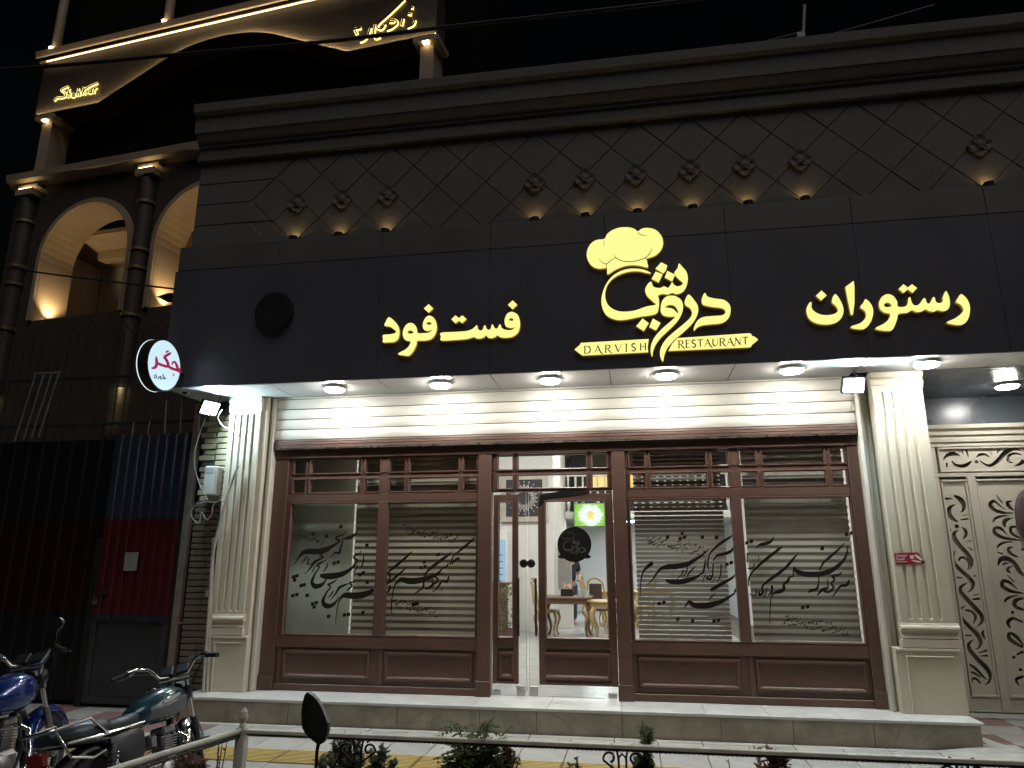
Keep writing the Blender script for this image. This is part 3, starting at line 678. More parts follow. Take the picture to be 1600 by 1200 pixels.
hs = [[(168, 392, 3), (195, 360, 14), (240, 345, 20), (275, 350, 14), (300, 362, 4)], [(235, 400, 4), (262, 430, 14), (310, 442, 16), (355, 430, 16), (390, 402, 6)], [(196, 418, 9), (197, 448, 9)],
      [(278, 308, 8), (300, 342, 3)], [(308, 306, 7), (325, 350, 3)], [(345, 308, 12), (366, 372, 3)], [(427, 372, 4), (455, 352, 12), (500, 352, 10), (530, 374, 4)], [(500, 302, 6), (520, 330, 3)], [(525, 302, 6), (548, 352, 3)],
      [(455, 392, 4), (490, 425, 10), (540, 436, 14), (600, 395, 20), (650, 340, 22), (700, 308, 20), (745, 305, 14), (770, 325, 4)], [(590, 342, 4), (600, 320, 8), (622, 308, 4)],
      [(778, 355, 4), (730, 342, 10), (685, 358, 14), (672, 395, 12), (690, 412, 10), (712, 410, 4)], [(725, 440, 4), (770, 425, 14), (798, 395, 18)]]
cut_panel(3.715, 5.3, 2.70, 2.955, [gp(s, zA, k) for s in hs], [(atY(*zA(428, 407), YG + .01).x, atY(*zA(428, 407), YG + .01).z, 0.024)])
k2 = 0.0027
vA = [[(182, 695, 14), (244, 697, 3)], [(255, 672, 10), (300, 700, 22), (330, 745, 20), (325, 785, 12), (302, 802, 3)], [(262, 740, 4), (222, 765, 16), (215, 810, 20), (240, 850, 18), (284, 878, 6)], [(303, 860, 6), (368, 853, 8)], [(313, 828, 3), (362, 820, 5)],
      [(213, 928, 8), (236, 950, 3)], [(312, 917, 4), (342, 945, 14), (345, 985, 12), (320, 1015, 3)], [(290, 940, 3), (255, 965, 14), (260, 1010, 20), (300, 1065, 20), (350, 1120, 20), (392, 1180, 16), (390, 1230, 8), (372, 1250, 3)], [(345, 1033, 3), (390, 1024, 6)], [(360, 1072, 3), (398, 1098, 9)]]
vB = [[(243, 5, 3), (226, 40, 10), (232, 85, 14), (280, 140, 17), (340, 195, 18), (370, 240, 16), (362, 280, 10), (332, 302, 3)], [(268, 75, 9), (285, 50, 10), (325, 62, 12), (345, 100, 12), (332, 142, 3)], [(243, 193, 9), (300, 198, 3)], [(368, 184, 3), (395, 184, 9)],
      [(328, 235, 3), (285, 262, 12), (285, 300, 16), (330, 355, 18), (385, 415, 18), (430, 465, 17), (435, 515, 12), (400, 548, 3)], [(365, 353, 7), (420, 347, 10)], [(370, 323, 3), (413, 315, 5)], [(314, 398, 3), (277, 430, 9), (288, 485, 13), (340, 545, 16), (400, 605, 18), (425, 660, 16), (415, 700, 8), (388, 714, 3)],
      [(312, 431, 6), (360, 440, 11), (390, 480, 13), (372, 533, 3)], [(290, 548, 3), (320, 563, 5)], [(298, 610, 6), (362, 614, 5)], [(452, 575, 3), (440, 600, 12), (458, 642, 4)], [(378, 642, 3), (340, 675, 12), (350, 720, 16), (410, 790, 18), (470, 850, 18), (495, 905, 14), (485, 950, 10), (457, 967, 3)],
      [(408, 741, 4), (472, 721, 9)], [(424, 763, 4), (476, 757, 9)], [(325, 808, 5), (380, 845, 12), (430, 895, 10), (467, 930, 4)], [(338, 885, 6), (370, 880, 9), (430, 917, 4)], [(360, 950, 9), (375, 922, 9), (405, 935, 9), (422, 962, 4)]]
c1 = zA(275, 912)
cut_panel(3.70, 3.945, 0.19, 2.565, [gp(s, zA, k2) for s in vA] + [gp(s, zB_, k2 * 1.08) for s in vB], [(atY(*c1, YG + .01).x, atY(*c1, YG + .01).z, 0.028)])
mA = [[(582, 670, 4), (632, 730, 6)], [(652, 782, 3), (600, 740, 8), (560, 715, 12), (537, 742, 18), (570, 785, 16), (640, 805, 12), (718, 810, 5)], [(705, 715, 4), (670, 725, 14), (690, 765, 14), (728, 788, 4)], [(798, 672, 8), (760, 690, 14), (755, 750, 18), (762, 765, 8)], [(555, 880, 8), (580, 848, 12), (630, 832, 10), (690, 828, 3)], [(718, 846, 3), (665, 860, 16), (645, 885, 18), (655, 918, 8)],
      [(665, 980, 3), (620, 930, 14), (575, 925, 12), (570, 960, 18), (620, 995, 16), (700, 1012, 12), (798, 1022, 4)], [(745, 915, 6), (700, 920, 14), (700, 960, 14), (740, 990, 12), (780, 1003, 4)], [(588, 1080, 8), (620, 1048, 12), (670, 1035, 9), (718, 1034, 3)], [(587, 1112, 5), (638, 1130, 8)], [(715, 1075, 5), (680, 1085, 13), (695, 1125, 15), (755, 1153, 4)], [(780, 1100, 8), (800, 1085, 8)]]
mB_ = [[(552, 110, 6), (570, 65, 18), (620, 60, 20), (670, 95, 18), (705, 150, 18), (740, 185, 8)], [(582, 108, 5), (600, 95, 12), (632, 92, 4)], [(662, 113, 3), (625, 125, 10), (622, 150, 10), (642, 158, 6)], [(617, 175, 4), (668, 230, 6)], [(690, 283, 3), (640, 235, 12), (590, 220, 14), (585, 260, 18), (650, 295, 14), (735, 308, 5)], [(597, 372, 8), (630, 340, 12), (700, 325, 4)], [(735, 345, 8), (680, 360, 18), (672, 400, 16), (735, 430, 8)],
       [(640, 560, 6), (622, 520, 16), (660, 490, 12), (735, 520, 6)], [(735, 685, 4), (690, 630, 14), (640, 595, 12), (635, 640, 18), (735, 700, 10)], [(688, 750, 8), (735, 730, 12)], [(702, 975, 4), (682, 930, 12), (738, 908, 10)]]
dts = [(atY(*zB_(a, b), YG + .01).x, atY(*zB_(a, b), YG + .01).z, 0.02) for a, b in ((655, 447), (665, 770), (713, 860))]
left_half = [gp(s, zA, k2) for s in mA] + [gp(s, zB_, k2 * 1.08) for s in mB_]
left_half = [[(min(x, 4.66), z, w) for x, z, w in s] for s in left_half]
mirror_ = [[(9.40 - x, z, w) for x, z, w in s] for s in left_half]
cut_panel(4.085, 5.315, 0.19, 2.565, left_half + mirror_, dts + [(9.40 - x, z, r) for x, z, r in dts])
pl = MB().lathe([(0.30, 0), (0.30, 0.02), (0.25, 0.045), (0.0, 0.05)], (0, 0, 0), (0, -1, 0), 28).build('pull_plate', mat('plum_granite', (0.075, 0.048, 0.056), 0.5, var=0.5, scale=120), gt, True)
pl.location = (4.599, YG - 0.03, 2.126); pl.scale = (0.62, 1, 1.12)

# ------------------------------------------------------------------ lit signs on the fascia
def letter(name, loops, z, parent, sub=4, t=0.03, straight=False):
    lp = [(l if straight or len(l) < 5 else smoothline(l, sub, True)) for l in loops]
    mb = MB(); plate_mesh(mb, [[z(*p) for p in l] for l in lp], onY(YF - 0.004), t, side=1, face=0)
    return mb.build(name, [LETTER, LETTERS], parent)
z1 = zoomed(580, 420, 5.3333)
s1 = wthing('lit_sign', 'glowing yellow Persian sign on the left of the dark fascia, fast food', 'sign', tuple(atY(710, 555, YF)), 'yellow signs on the fascia')
letter('letter_group', [[(1185, 368), (1225, 392), (1243, 450), (1240, 505), (1222, 545), (1180, 573), (1130, 581), (1085, 578), (1055, 562), (1040, 574), (1010, 584), (980, 580), (962, 562), (945, 576), (915, 588), (880, 586), (860, 575), (800, 592), (700, 600), (590, 604), (587, 572), (587, 540), (700, 533), (800, 525), (850, 507), (880, 480), (890, 482), (892, 505), (910, 520), (932, 515), (945, 482), (956, 480), (964, 502), (982, 516), (1000, 506), (1008, 477), (1018, 472), (1030, 496), (1046, 506), (1062, 494), (1072, 472), (1084, 476), (1092, 500), (1125, 516), (1175, 516), (1214, 487), (1195, 497), (1160, 499), (1128, 488), (1117, 460), (1117, 425), (1135, 385), (1160, 369)], [(1150, 432), (1162, 420), (1178, 420), (1190, 432), (1182, 440), (1158, 439)]], z1, s1)
letter('letter_dot', [[(1143, 308), (1182, 271), (1221, 308), (1182, 344)]], z1, s1)
letter('letter_dot', [[(673, 428), (708, 395), (736, 418), (765, 395), (799, 426), (764, 460), (736, 440), (708, 462)]], z1, s1, straight=True)
letter('letter_group', [[(495, 398), (535, 425), (553, 485), (545, 540), (515, 585), (465, 604), (392, 607), (385, 635), (368, 675), (345, 710), (318, 731), (285, 729), (238, 722), (233, 711), (255, 698), (293, 678), (322, 648), (336, 612), (308, 607), (283, 592), (270, 555), (276, 510), (300, 472), (330, 458), (362, 467), (385, 500), (394, 541), (440, 543), (490, 537), (520, 510), (500, 521), (470, 524), (446, 514), (436, 488), (441, 448), (464, 410)], [(467, 463), (480, 451), (497, 452), (509, 464), (495, 473), (475, 471)], [(310, 532), (322, 521), (342, 522), (360, 536), (345, 546), (318, 544)]], z1, s1)
letter('letter_dot', [[(445, 338), (485, 302), (523, 338), (485, 373)]], z1, s1)
letter('letter_group', [[(155, 410), (200, 443), (235, 490), (243, 545), (230, 592), (198, 616), (150, 619), (106, 620), (106, 590), (107, 558), (170, 552), (216, 536), (195, 510), (160, 488), (118, 481), (130, 445)]], z1, s1, sub=3)
z2 = zoomed(1200, 400, 4)
s2 = wthing('lit_sign', 'glowing yellow Persian sign on the right of the dark fascia, restaurant', 'sign', tuple(atY(1390, 515, YF)), 'yellow signs on the fascia')
letter('letter_group', [[(1200, 245), (1235, 275), (1253, 320), (1251, 370), (1236, 410), (1210, 433), (1175, 437), (1118, 427), (1115, 416), (1160, 396), (1200, 366), (1213, 340), (1195, 310), (1168, 295), (1180, 268)]], z2, s2)
letter('letter_group', [[(1105, 226), (1124, 262), (1129, 308), (1116, 340), (1085, 351), (1052, 344), (1030, 354), (1000, 350), (976, 340), (955, 352), (920, 356), (892, 345), (865, 360), (811, 368), (800, 402), (785, 442), (765, 471), (720, 473), (672, 464), (670, 453), (715, 430), (745, 405), (757, 369), (720, 359), (694, 336), (688, 300), (705, 263), (740, 245), (775, 256), (800, 290), (806, 322), (848, 323), (866, 305), (871, 272), (882, 264), (889, 290), (902, 311), (925, 315), (945, 300), (964, 272), (976, 273), (986, 299), (1005, 301), (1022, 267), (1034, 266), (1043, 294), (1065, 301), (1085, 290), (1084, 270), (1092, 247)], [(718, 313), (733, 298), (755, 302), (766, 318), (750, 325), (730, 325)]], z2, s2)
letter('letter_dot', [[(810, 212), (840, 183), (867, 204), (893, 183), (925, 207), (897, 237), (867, 214), (840, 238)]], z2, s2, straight=True)
letter('letter_group', [[(605, 276), (640, 310), (652, 355), (640, 410), (612, 450), (580, 464), (520, 457), (518, 444), (570, 426), (605, 390), (601, 352), (571, 326), (590, 300)]], z2, s2)
letter('letter_group', [[(478, 200), (530, 162), (535, 200), (535, 300), (525, 375), (512, 372), (495, 290)]], z2, s2, straight=True)
letter('letter_group', [[(415, 244), (450, 290), (467, 345), (452, 395), (410, 426), (345, 434), (285, 421), (248, 390), (236, 340), (254, 299), (268, 298), (268, 330), (292, 357), (340, 375), (400, 371), (432, 350), (420, 320), (394, 291)]], z2, s2)
letter('letter_dot', [[(295, 255), (330, 222), (362, 252), (328, 284)]], z2, s2)
z3 = zoomed(880, 340, 5)
s3 = wthing('lit_logo', 'glowing yellow logo with chef hat and banner reading DARVISH RESTAURANT above door', 'sign', tuple(atY(1030, 560, YF)))
hat = letter('chef_hat', [[(350, 452), (344, 425), (336, 403), (280, 407), (225, 385), (190, 330), (188, 270), (215, 215), (262, 184), (322, 175), (345, 137), (390, 105), (450, 86), (520, 87), (560, 100), (583, 117), (612, 97), (660, 90), (720, 105), (765, 150), (780, 205), (766, 258), (722, 303), (664, 325), (653, 330), (656, 360), (660, 398), (600, 385), (540, 380), (480, 388), (410, 415)]], z3, s3)
mb = MB(); strokes_mesh(mb, [[(322, 176, 4), (318, 205, 4), (322, 232, 2)], [(583, 117, 5), (612, 136, 5), (655, 140, 2)], [(278, 315, 2), (300, 345, 4), (335, 363, 6), (372, 335, 5), (410, 312, 4)], [(398, 288, 2), (410, 312, 5), (452, 336, 6), (520, 345, 6), (582, 335, 6), (645, 312, 6), (682, 270, 5), (697, 230, 2)], [(335, 362, 5), (341, 408, 5)], [(640, 312, 5), (655, 330, 6)]], onY(YF - 0.0345, z3), 0.0008, 4); mb.build('hat_line', INK, hat)
letter('letter_group', [[(686, 443), (640, 419), (580, 408), (510, 409), (440, 430), (375, 475), (325, 550), (300, 640), (308, 715), (345, 775), (420, 806), (500, 803), (600, 782), (722, 760), (746, 705), (748, 650), (742, 616), (780, 604), (815, 609), (850, 596), (885, 605), (932, 588), (962, 542), (972, 480), (960, 430), (930, 395), (903, 367), (893, 402), (868, 437), (876, 462), (912, 498), (934, 520), (918, 538), (888, 545), (862, 530), (850, 512), (838, 532), (818, 557), (788, 545), (755, 558), (705, 548), (686, 508), (655, 535), (640, 575), (655, 620), (700, 663), (722, 688), (650, 702), (560, 733), (480, 742), (420, 735), (362, 702), (333, 650), (330, 590), (350, 530), (395, 480), (460, 446), (530, 429), (600, 429), (650, 441)]], z3, s3)
for d in ([(720, 408), (765, 358), (812, 382), (800, 424), (780, 444)], [(690, 487), (722, 430), (776, 452), (745, 515)], [(792, 476), (812, 424), (872, 455), (850, 506)], [(570, 855), (620, 795), (668, 832), (630, 893)], [(672, 862), (700, 795), (760, 830), (725, 888)]): letter('letter_dot', [d], z3, s3, straight=True)
letter('letter_group', [[(760, 720), (772, 660), (810, 623), (870, 620), (920, 652), (935, 710), (918, 772), (880, 830), (820, 890), (762, 945), (722, 1000), (702, 1050), (695, 1093), (682, 1050), (690, 990), (722, 930), (780, 868), (845, 812), (872, 782), (830, 782), (785, 772), (765, 750)], [(795, 708), (825, 690), (865, 695), (890, 725), (898, 757), (880, 742), (855, 720), (825, 713)]], z3, s3)
letter('letter_group', [[(978, 609), (1020, 650), (1050, 700), (1048, 760), (1010, 830), (940, 900), (870, 960), (815, 1022), (790, 1080), (778, 1131), (758, 1090), (760, 1030), (800, 960), (870, 895), (940, 838), (990, 790), (1005, 752), (990, 716), (952, 690), (950, 655)]], z3, s3)
letter('letter_group', [[(1105, 596), (1125, 624), (1180, 640), (1250, 650), (1295, 685), (1305, 735), (1290, 790), (1240, 830), (1150, 841), (1080, 850), (1040, 870), (1022, 891), (1020, 865), (1045, 815), (1090, 785), (1170, 776), (1240, 770), (1266, 745), (1240, 716), (1160, 705), (1095, 690), (1080, 665), (1085, 630)]], z3, s3)
bl_ = letter('banner', [[(90, 1037), (130, 1002), (140, 985), (668, 955), (664, 985), (660, 1020), (664, 1058), (155, 1083), (140, 1075)]], z3, s3, straight=True)
br_ = letter('banner', [[(820, 1048), (850, 992), (892, 948), (1450, 910), (1466, 916), (1470, 932), (1490, 936), (1520, 960), (1490, 986), (1470, 1000), (1466, 1014), (1450, 1020)]], z3, s3, straight=True)
# serif capitals as pen strokes in a unit box (thick stems, hairlines, serifs)
K, H_ = 0.16, 0.07
FONT = {'D': (0.8, [[(0.1, 0, K), (0.1, 1, K)], [(0.0, 0, H_), (0.3, 0.0, H_), (0.62, 0.14, K), (0.74, 0.5, K), (0.62, 0.86, K), (0.3, 1.0, H_), (0.0, 1, H_)]]),
 'A': (0.85, [[(0.05, 0, H_), (0.42, 1.0, H_)], [(0.40, 1.0, K), (0.62, 0.4, K), (0.80, 0.0, K), (1.05, -0.18, H_)], [(0.18, 0.36, H_), (0.62, 0.36, H_)]]),
 'R': (0.75, [[(0.1, 0, K), (0.1, 1, K)], [(0, 1, H_), (0.3, 1.0, H_), (0.55, 0.88, K), (0.55, 0.62, K), (0.3, 0.5, H_), (0.1, 0.5, H_)], [(0.3, 0.5, H_), (0.55, 0.15, K), (0.85, -0.18, H_)], [(0, 0, H_), (0.2, 0, H_)]]),
 'V': (0.8, [[(0.05, 1, K), (0.42, 0.0, K)], [(0.42, 0, H_), (0.78, 1, H_)]]), 'I': (0.3, [[(0.15, 0, K), (0.15, 1, K)], [(0, 1, H_), (0.3, 1, H_)], [(0, 0, H_), (0.3, 0, H_)]]),
 'S': (0.6, [[(0.52, 0.85, H_), (0.35, 1.0, K), (0.1, 0.86, K), (0.14, 0.62, K), (0.42, 0.42, K), (0.52, 0.18, K), (0.30, 0.0, K), (0.04, 0.15, H_)]]),
 'H': (0.8, [[(0.12, 0, K), (0.12, 1, K)], [(0.68, 0, K), (0.68, 1, K)], [(0.12, 0.5, H_), (0.68, 0.5, H_)]]), 'E': (0.6, [[(0.12, 0, K), (0.12, 1, K)], [(0, 1, H_), (0.55, 1, H_)], [(0.1, 0.52, H_), (0.45, 0.52, H_)], [(0, 0, H_), (0.58, 0, H_)]]),
 'T': (0.7, [[(0.35, 0, K), (0.35, 1, K)], [(0, 0.97, H_ * 1.4), (0.7, 0.97, H_ * 1.4)]]), 'U': (0.75, [[(0.1, 1, K), (0.1, 0.3, K), (0.3, 0.02, K), (0.5, 0.08, H_), (0.62, 0.3, H_), (0.62, 1, H_)]]),
 'N': (0.8, [[(0.1, 0, H_), (0.1, 1, H_)], [(0.08, 1, K), (0.66, 0, K)], [(0.66, 0, H_), (0.66, 1, H_)]]),
 'n': (0.55, [[(0.1, 0, K), (0.1, 0.62, K)], [(0.1, 0.5, H_), (0.3, 0.64, K), (0.45, 0.5, K), (0.45, 0, K)]]), 'a': (0.55, [[(0.42, 0.62, K), (0.42, 0, K)], [(0.42, 0.55, K), (0.2, 0.62, K), (0.06, 0.3, K), (0.2, 0.0, K), (0.42, 0.12, K)]]),
 'p': (0.55, [[(0.1, 0.62, K), (0.1, -0.3, K)], [(0.1, 0.55, K), (0.32, 0.62, K), (0.46, 0.3, K), (0.32, 0.0, K), (0.1, 0.1, K)]]), 'o': (0.55, [[(0.27, 0.62, K), (0.07, 0.42, K), (0.1, 0.1, K), (0.27, 0, K), (0.45, 0.1, K), (0.47, 0.42, K), (0.27, 0.62, K)]]),
 'd': (0.55, [[(0.44, 1.0, K), (0.44, 0, K)], [(0.44, 0.55, K), (0.2, 0.62, K), (0.06, 0.3, K), (0.2, 0.0, K), (0.44, 0.12, K)]]), 'F': (0.55, [[(0.12, 0, K), (0.12, 1, K)], [(0.1, 0.97, K), (0.52, 0.97, K)], [(0.1, 0.52, K), (0.42, 0.52, K)]]), '!': (0.3, [[(0.18, 0.3, K), (0.22, 1, K)], [(0.15, 0, K), (0.16, 0.1, K)]])}
def typeset(word, x0, y0, x1, y1, h, gap):
    tot = sum(FONT[c][0] for c in word) + gap * (len(word) - 1); sc = 1.0 / tot; out = []; a = 0.0
    for c in word:
        for st in FONT[c][1]:
            o = []
            for px, py, w in st:
                q = (a + px) * sc; o.append((x0 + (x1 - x0) * q, y0 + (y1 - y0) * q - py * h, w * h))
            out.append(o)
        a += FONT[c][0] + gap
    return out
mb = MB(); strokes_mesh(mb, typeset('DARVISH', 163, 1063, 650, 1037, 58, 0.42), onY(YF - 0.0345, z3), 0.0008, 3); mb.build('banner_lettering', INK, bl_)
mb = MB(); strokes_mesh(mb, typeset('RESTAURANT', 898, 1020, 1445, 990, 58, 0.12), onY(YF - 0.0345, z3), 0.0008, 3); mb.build('banner_lettering', INK, br_)
# unlit dark disc on the left of the fascia
dk = thing('unlit_round_sign', 'dark unlit round disc sign on the left end of fascia', 'sign', tuple(atY(431, 489, YF - 0.002)))
MB().lathe([(0.0, 0.0), (0.225, 0.0), (0.225, 0.045), (0.21, 0.052), (0.0, 0.052)], (0, 0, 0), (0, -1, 0), 40).build('disc', mat('matt_black_acrylic', (0.035, 0.035, 0.043), 0.4), dk, True)
MB().lathe([(0.224, 0.02), (0.232, 0.02), (0.232, 0.054), (0.224, 0.054)], (0, 0, 0), (0, -1, 0), 40).build('rim', DARKM, dk, True)

# ------------------------------------------------------------------ calligraphy on the panes
def calligraphy(strokes, dots, tiny, ox, oy, s, seed, clip):
    random.seed(seed); z = zoomed(ox, oy, s); mb = MB(); Yg = 0.0445
    S = [[(x, y, w * 1.42) for x, y, w in st] for st in strokes]
    for (x0, y0, x1, y1, n, sc) in tiny:                       # lines of fine script, slanting as the large hand does
        for i in range(n):
            q = (i + 0.5) / n; cx = x1 + (x0 - x1) * q + random.uniform(-6, 6); cy = y1 + (y0 - y1) * (q * 0.55 + random.uniform(0, 0.45))
            kk = random.random(); l = sc * random.uniform(0.7, 1.6)
            if kk < 0.4: S.append([(cx + l, cy - l * 0.7, 1.5), (cx + l * 0.3, cy, 6.0), (cx - l * 0.6, cy + l * 0.25, 10.5), (cx - l * 1.1, cy + l * 0.1, 3.0)])
            elif kk < 0.7: S.append([(cx + l * 0.5, cy - l * 0.5, 3.0), (cx + l * 0.1, cy, 7.5), (cx - l * 0.4, cy + l * 0.6, 3.0)])
            elif kk < 0.9: S.append([(cx + l * 0.3, cy - l * 0.4, 4.5), (cx, cy - l * 0.1, 7.5), (cx + l * 0.2, cy + l * 0.15, 7.5), (cx - l * 0.5, cy + l * 0.5, 3.0)])
            else: S.append([(cx + 3, cy - 3, 7.5), (cx - 3, cy + 3, 7.5)])
    cx0, cx1 = clip
    def to3(x, y):
        p = atY(*z(x, y), Yg); p.x = min(max(p.x, cx0), cx1); return p
    strokes_mesh(mb, S, to3, 0.0004, 4, step=0.00002)
    for d in dots: plate_mesh(mb, [dot(d[0], d[1], d[2] * 1.3 if len(d) > 2 else 22)], to3, 0.0005)
    return mb.build('calligraphy', INKB, sf)
calligraphy([[(780, 180, 3), (755, 205, 14), (710, 235, 26), (670, 245, 20), (640, 250, 8)], [(640, 240, 6), (625, 300, 12), (610, 350, 14), (600, 385, 16), (560, 380, 12), (545, 405, 8), (505, 425, 4)],
 [(660, 185, 3), (630, 215, 8), (580, 235, 14), (575, 255, 16), (605, 265, 14), (590, 285, 14), (545, 315, 20), (480, 345, 28), (400, 368, 36), (320, 370, 36), (265, 380, 26), (225, 420, 12), (190, 475, 6), (165, 492, 3)],
 [(520, 352, 4), (480, 370, 12), (430, 385, 18), (425, 405, 14), (450, 420, 12), (420, 440, 14), (370, 470, 18), (340, 510, 14), (300, 560, 6), (265, 582, 3)], [(300, 415, 8), (265, 460, 8), (245, 482, 4)], [(318, 425, 8), (305, 490, 10), (345, 480, 4)],
 [(480, 450, 4), (420, 480, 14), (395, 500, 14), (415, 520, 10), (385, 560, 10), (355, 620, 16), (345, 660, 22), (370, 695, 34), (420, 690, 28), (460, 660, 14), (480, 625, 6)], [(495, 475, 5), (480, 520, 10), (450, 560, 5)], [(380, 500, 6), (350, 555, 8), (340, 562, 4)],
 [(805, 360, 5), (790, 390, 6), (750, 405, 12), (740, 430, 14), (770, 450, 10), (750, 490, 14), (700, 540, 22), (630, 580, 34), (540, 600, 42), (470, 602, 38), (420, 595, 20)], [(830, 400, 6), (825, 470, 10), (805, 525, 5)], [(775, 490, 6), (750, 550, 6), (725, 562, 3)],
 [(580, 630, 4), (540, 660, 14), (495, 680, 12), (520, 700, 10), (485, 750, 12), (455, 810, 18), (450, 850, 26), (480, 880, 36), (530, 875, 26), (575, 835, 12), (600, 790, 5)], [(760, 650, 5), (700, 665, 14), (720, 690, 10), (690, 720, 12), (670, 740, 6)],
 [(690, 670, 6), (640, 690, 16), (600, 710, 18), (570, 760, 12), (530, 810, 6), (510, 822, 3)], [(925, 730, 20), (880, 755, 34), (810, 780, 44), (730, 785, 44), (660, 780, 36), (620, 800, 16), (590, 860, 8), (575, 950, 6), (565, 1050, 3)], [(545, 740, 8), (520, 780, 10), (490, 802, 4)]],
 [(615, 137), (355, 205), (483, 228), (860, 312), (553, 480), (590, 470), (205, 598), (172, 608), (182, 638), (272, 683), (243, 690), (165, 785), (203, 775), (300, 782), (385, 850), (350, 862), (365, 890), (863, 660), (500, 978), (650, 965), (687, 960), (823, 943), (795, 588), (825, 570)],
 [(190, 200, 460, 310, 34, 12)], 430, 800, 6, 1, (-3.98, -2.91))
calligraphy([[(965, 245, 4), (920, 290, 16), (850, 350, 18), (790, 400, 12), (755, 430, 8), (735, 470, 10), (715, 520, 10)], [(810, 455, 16), (770, 470, 14), (735, 515, 10)], [(730, 390, 4), (690, 430, 16), (620, 480, 22), (540, 540, 20), (480, 600, 14), (465, 640, 10)],
 [(700, 505, 8), (680, 540, 12), (650, 545, 8), (610, 590, 14), (550, 630, 24), (470, 660, 36), (380, 680, 44), (300, 680, 44), (235, 665, 30), (200, 690, 18), (165, 730, 10), (145, 830, 8), (135, 950, 8), (140, 1005, 4)], [(340, 385, 4), (300, 430, 14), (230, 490, 20), (160, 550, 18), (110, 590, 12), (125, 630, 14), (115, 665, 12), (80, 670, 10)],
 [(290, 535, 4), (240, 590, 12), (180, 640, 18), (120, 690, 16), (75, 720, 10)], [(125, 725, 14), (115, 770, 14), (80, 805, 6)], [(455, 680, 14), (450, 740, 14), (410, 775, 12), (365, 805, 6)], [(640, 600, 5), (590, 620, 14), (570, 645, 14), (600, 665, 12), (570, 705, 12), (535, 690, 10), (545, 650, 6)],
 [(560, 700, 16), (520, 740, 20), (470, 760, 10)], [(705, 635, 10), (680, 690, 18), (640, 675, 14), (610, 720, 14), (570, 770, 8), (530, 792, 4)]],
 [(597, 420, 19), (460, 497, 15), (430, 548, 16), (468, 538, 15), (355, 912, 20), (390, 905, 20), (633, 760, 8)], [(260, 130, 790, 310, 66, 17), (150, 850, 590, 1040, 60, 15)], 590, 800, 6.316, 2, (-2.78, -1.745))
calligraphy([[(1000, 205, 4), (950, 245, 16), (880, 290, 20), (820, 340, 16), (775, 390, 10), (760, 440, 10), (755, 500, 10), (765, 540, 6)], [(1000, 320, 5), (970, 370, 20), (900, 395, 22), (840, 410, 16), (805, 460, 5)],
 [(765, 345, 5), (720, 390, 14), (640, 445, 24), (560, 490, 32), (460, 510, 36), (380, 515, 34), (320, 530, 22), (280, 570, 14), (230, 640, 8), (180, 688, 3)], [(240, 475, 26), (190, 515, 22), (150, 560, 12), (130, 640, 8), (122, 790, 4)], [(530, 540, 8), (500, 600, 8), (455, 635, 4)], [(565, 510, 8), (555, 560, 8), (515, 615, 5)], [(640, 510, 6), (590, 560, 12), (560, 605, 8)],
 [(735, 440, 8), (715, 560, 14), (690, 580, 10), (650, 610, 20), (570, 640, 32), (480, 655, 36), (400, 650, 30), (358, 635, 12)], [(805, 480, 8), (800, 590, 10), (780, 630, 14), (745, 620, 12), (765, 600, 10), (800, 600, 8)], [(880, 490, 8), (875, 590, 8), (840, 655, 5)], [(830, 610, 6), (790, 665, 4)], [(735, 580, 8), (705, 660, 5)],
 [(1020, 580, 4), (980, 620, 16), (920, 655, 20), (840, 700, 26), (780, 735, 20)], [(830, 765, 8), (790, 790, 10), (765, 830, 4)], [(1020, 715, 10), (1005, 750, 10), (1025, 740, 8)], [(1010, 760, 12), (950, 800, 18), (880, 840, 28), (790, 870, 38), (700, 880, 40), (620, 870, 34), (580, 840, 20), (550, 880, 10), (530, 890, 4)]],
 [(515, 200, 14), (537, 235), (497, 250), (378, 235), (705, 235), (838, 237, 18), (935, 490), (975, 475), (300, 858), (343, 848), (475, 1005), (613, 1022), (815, 1022), (855, 1015)], [(190, 210, 740, 420, 70, 17)], 980, 800, 6, 3, (-0.015, 1.052))
